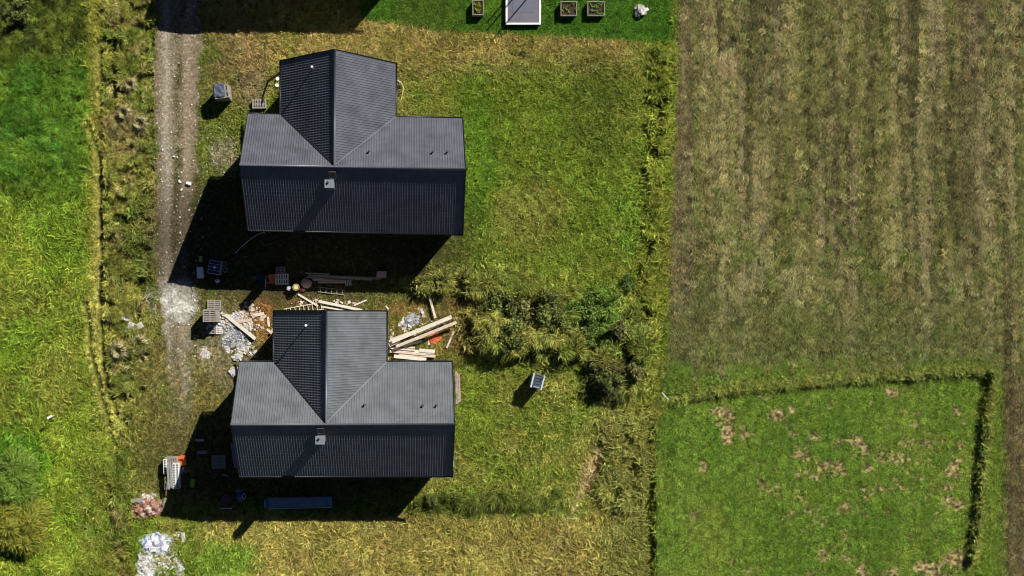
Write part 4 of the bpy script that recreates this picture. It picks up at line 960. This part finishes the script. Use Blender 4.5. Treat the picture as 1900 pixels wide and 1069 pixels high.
def scatter(name, coll, P, rot, scl, colr, label, cat):
    n = len(P); me = bpy.data.meshes.new(name); me.vertices.add(n); me.vertices.foreach_set('co', P.astype(np.float32).ravel())
    a = me.attributes.new('rot', 'FLOAT_VECTOR', 'POINT'); a.data.foreach_set('vector', rot.astype(np.float32).ravel())
    a = me.attributes.new('scl', 'FLOAT_VECTOR', 'POINT'); a.data.foreach_set('vector', scl.astype(np.float32).ravel())
    a = me.attributes.new('col', 'FLOAT_COLOR', 'POINT'); q = np.ones((n,4), np.float32); q[:,:3] = colr; a.data.foreach_set('color', q.ravel())
    o = link(name, me); tag(o, label, cat, kind='stuff')
    ng = bpy.data.node_groups.new(name, 'GeometryNodeTree')
    ng.interface.new_socket('Geometry', in_out='INPUT', socket_type='NodeSocketGeometry'); ng.interface.new_socket('Geometry', in_out='OUTPUT', socket_type='NodeSocketGeometry')
    N = ng.nodes; gi = N.new('NodeGroupInput'); go = N.new('NodeGroupOutput'); ip = N.new('GeometryNodeInstanceOnPoints'); ci = N.new('GeometryNodeCollectionInfo')
    ci.inputs['Collection'].default_value = coll; ci.inputs['Separate Children'].default_value = True; ci.inputs['Reset Children'].default_value = True
    ip.inputs['Pick Instance'].default_value = True
    ra = N.new('GeometryNodeInputNamedAttribute'); ra.data_type = 'FLOAT_VECTOR'; ra.inputs[0].default_value = 'rot'
    sa = N.new('GeometryNodeInputNamedAttribute'); sa.data_type = 'FLOAT_VECTOR'; sa.inputs[0].default_value = 'scl'
    e2r = N.new('FunctionNodeEulerToRotation'); rv = N.new('FunctionNodeRandomValue'); rv.data_type = 'INT'
    rv.inputs['Min'].default_value = 0; rv.inputs['Max'].default_value = 20 if True else 0
    K = ng.links.new
    K(gi.outputs[0], ip.inputs['Points']); K(ci.outputs[0], ip.inputs['Instance'])
    K(ra.outputs['Attribute'], e2r.inputs[0]); K(e2r.outputs[0], ip.inputs['Rotation']); K(sa.outputs['Attribute'], ip.inputs['Scale'])
    K([s for s in rv.outputs if s.type == 'INT' and s.enabled][0] if any(s.type == 'INT' and s.enabled for s in rv.outputs) else rv.outputs[2], ip.inputs['Instance Index'])
    K(ip.outputs[0], go.inputs[0])
    md = o.modifiers.new('scatter', 'NODES'); md.node_group = ng
    return o
dens = 30.0
n = int(100*58*dens)
x = RN.uniform(-50, 50, n); y = RN.uniform(-29.5, 29.5, n); px, py = toP(x, y)
c, H, D, kind, Z, bare = land(px, py)
keep = RN.uniform(0, 1, n) < D
for (hx, hy, hw, hd_, xw, ww, yn) in ((-13.58,9.4,8.1,3.8,-1.45,3.9,8.6),(-14.34,-11.02,8.1,3.8,-1.33,3.9,8.3)):
    keep &= ~((abs(x-hx) < hw) & (abs(y-hy) < hd_)); keep &= ~((abs(x-hx-xw) < ww) & (y > hy) & (y < hy+yn))
# keep the things on the yard clear of long grass
flow = fbm(px/55, py/55, 71, 2)*9+fbm(px/16, py/16, 72, 2)*3.2
rot = np.zeros((n,3)); rot[:,2] = flow+RN.normal(0, .7, n); rot[:,0] = RN.normal(0,.12,n); rot[:,1] = RN.normal(0,.12,n)
jit = RN.uniform(.66, 1.4, n)*np.where(kind == 2, RN.uniform(.8,1.2,n), 1); hue = RN.normal(0, .07, n)
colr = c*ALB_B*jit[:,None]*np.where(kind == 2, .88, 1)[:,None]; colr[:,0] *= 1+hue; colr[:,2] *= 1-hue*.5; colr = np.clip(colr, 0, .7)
P = np.stack([x, y, Z-.01], 1)
grp = {'lawn': (kind == 1), 'stubble': (kind == 2), 'tall': (kind == 0) & (H > .5), 'meadow': (kind == 0) & (H <= .5)}
info = {'lawn': ('lawn_grass', 'short green grass of the lawn and lower right meadow', 'grass'), 'stubble': ('field_stubble', 'dry straw and stubble covering the right hand field', 'stubble'),
        'tall': ('tall_grass', 'tall uncut grass along ditch and left field', 'tall grass'), 'meadow': ('meadow_grass', 'yellow green rough grass around both houses', 'grass')}
base = {'lawn': .9, 'stubble': 1.0, 'tall': .72, 'meadow': .27}
for k, m_ in grp.items():
    q = keep & m_; 
    if k == 'tall': q &= RN.uniform(0,1,n) < .75
    s = RN.uniform(.7,1.3,q.sum())*(np.ones(q.sum()) if k in ('lawn','stubble') else np.clip(H[q]/base[k], .3, 1.5)*(1 if k == 'meadow' else 1))
    sc = np.stack([s, s, s*RN.uniform(.7,1.2,len(s))], 1)
    if k == 'meadow': sc[:, :2] = np.maximum(sc[:, :2], .6)
    rq = rot[q].copy()
    if k in ('lawn', 'stubble'): rq[:,2] = RN.uniform(0, 6.28, q.sum()); rq[:, :2] *= .3
    if k == 'stubble': rq[:,2] = np.where(RN.uniform(0,1,q.sum()) < .72, math.pi/2+RN.normal(0,.25,q.sum())+math.pi*(RN.uniform(0,1,q.sum()) < .5), rq[:,2])
    scatter(info[k][0], PC[k], P[q], rq, sc, colr[q], info[k][1], info[k][2])
print('objects', len(bpy.data.objects))
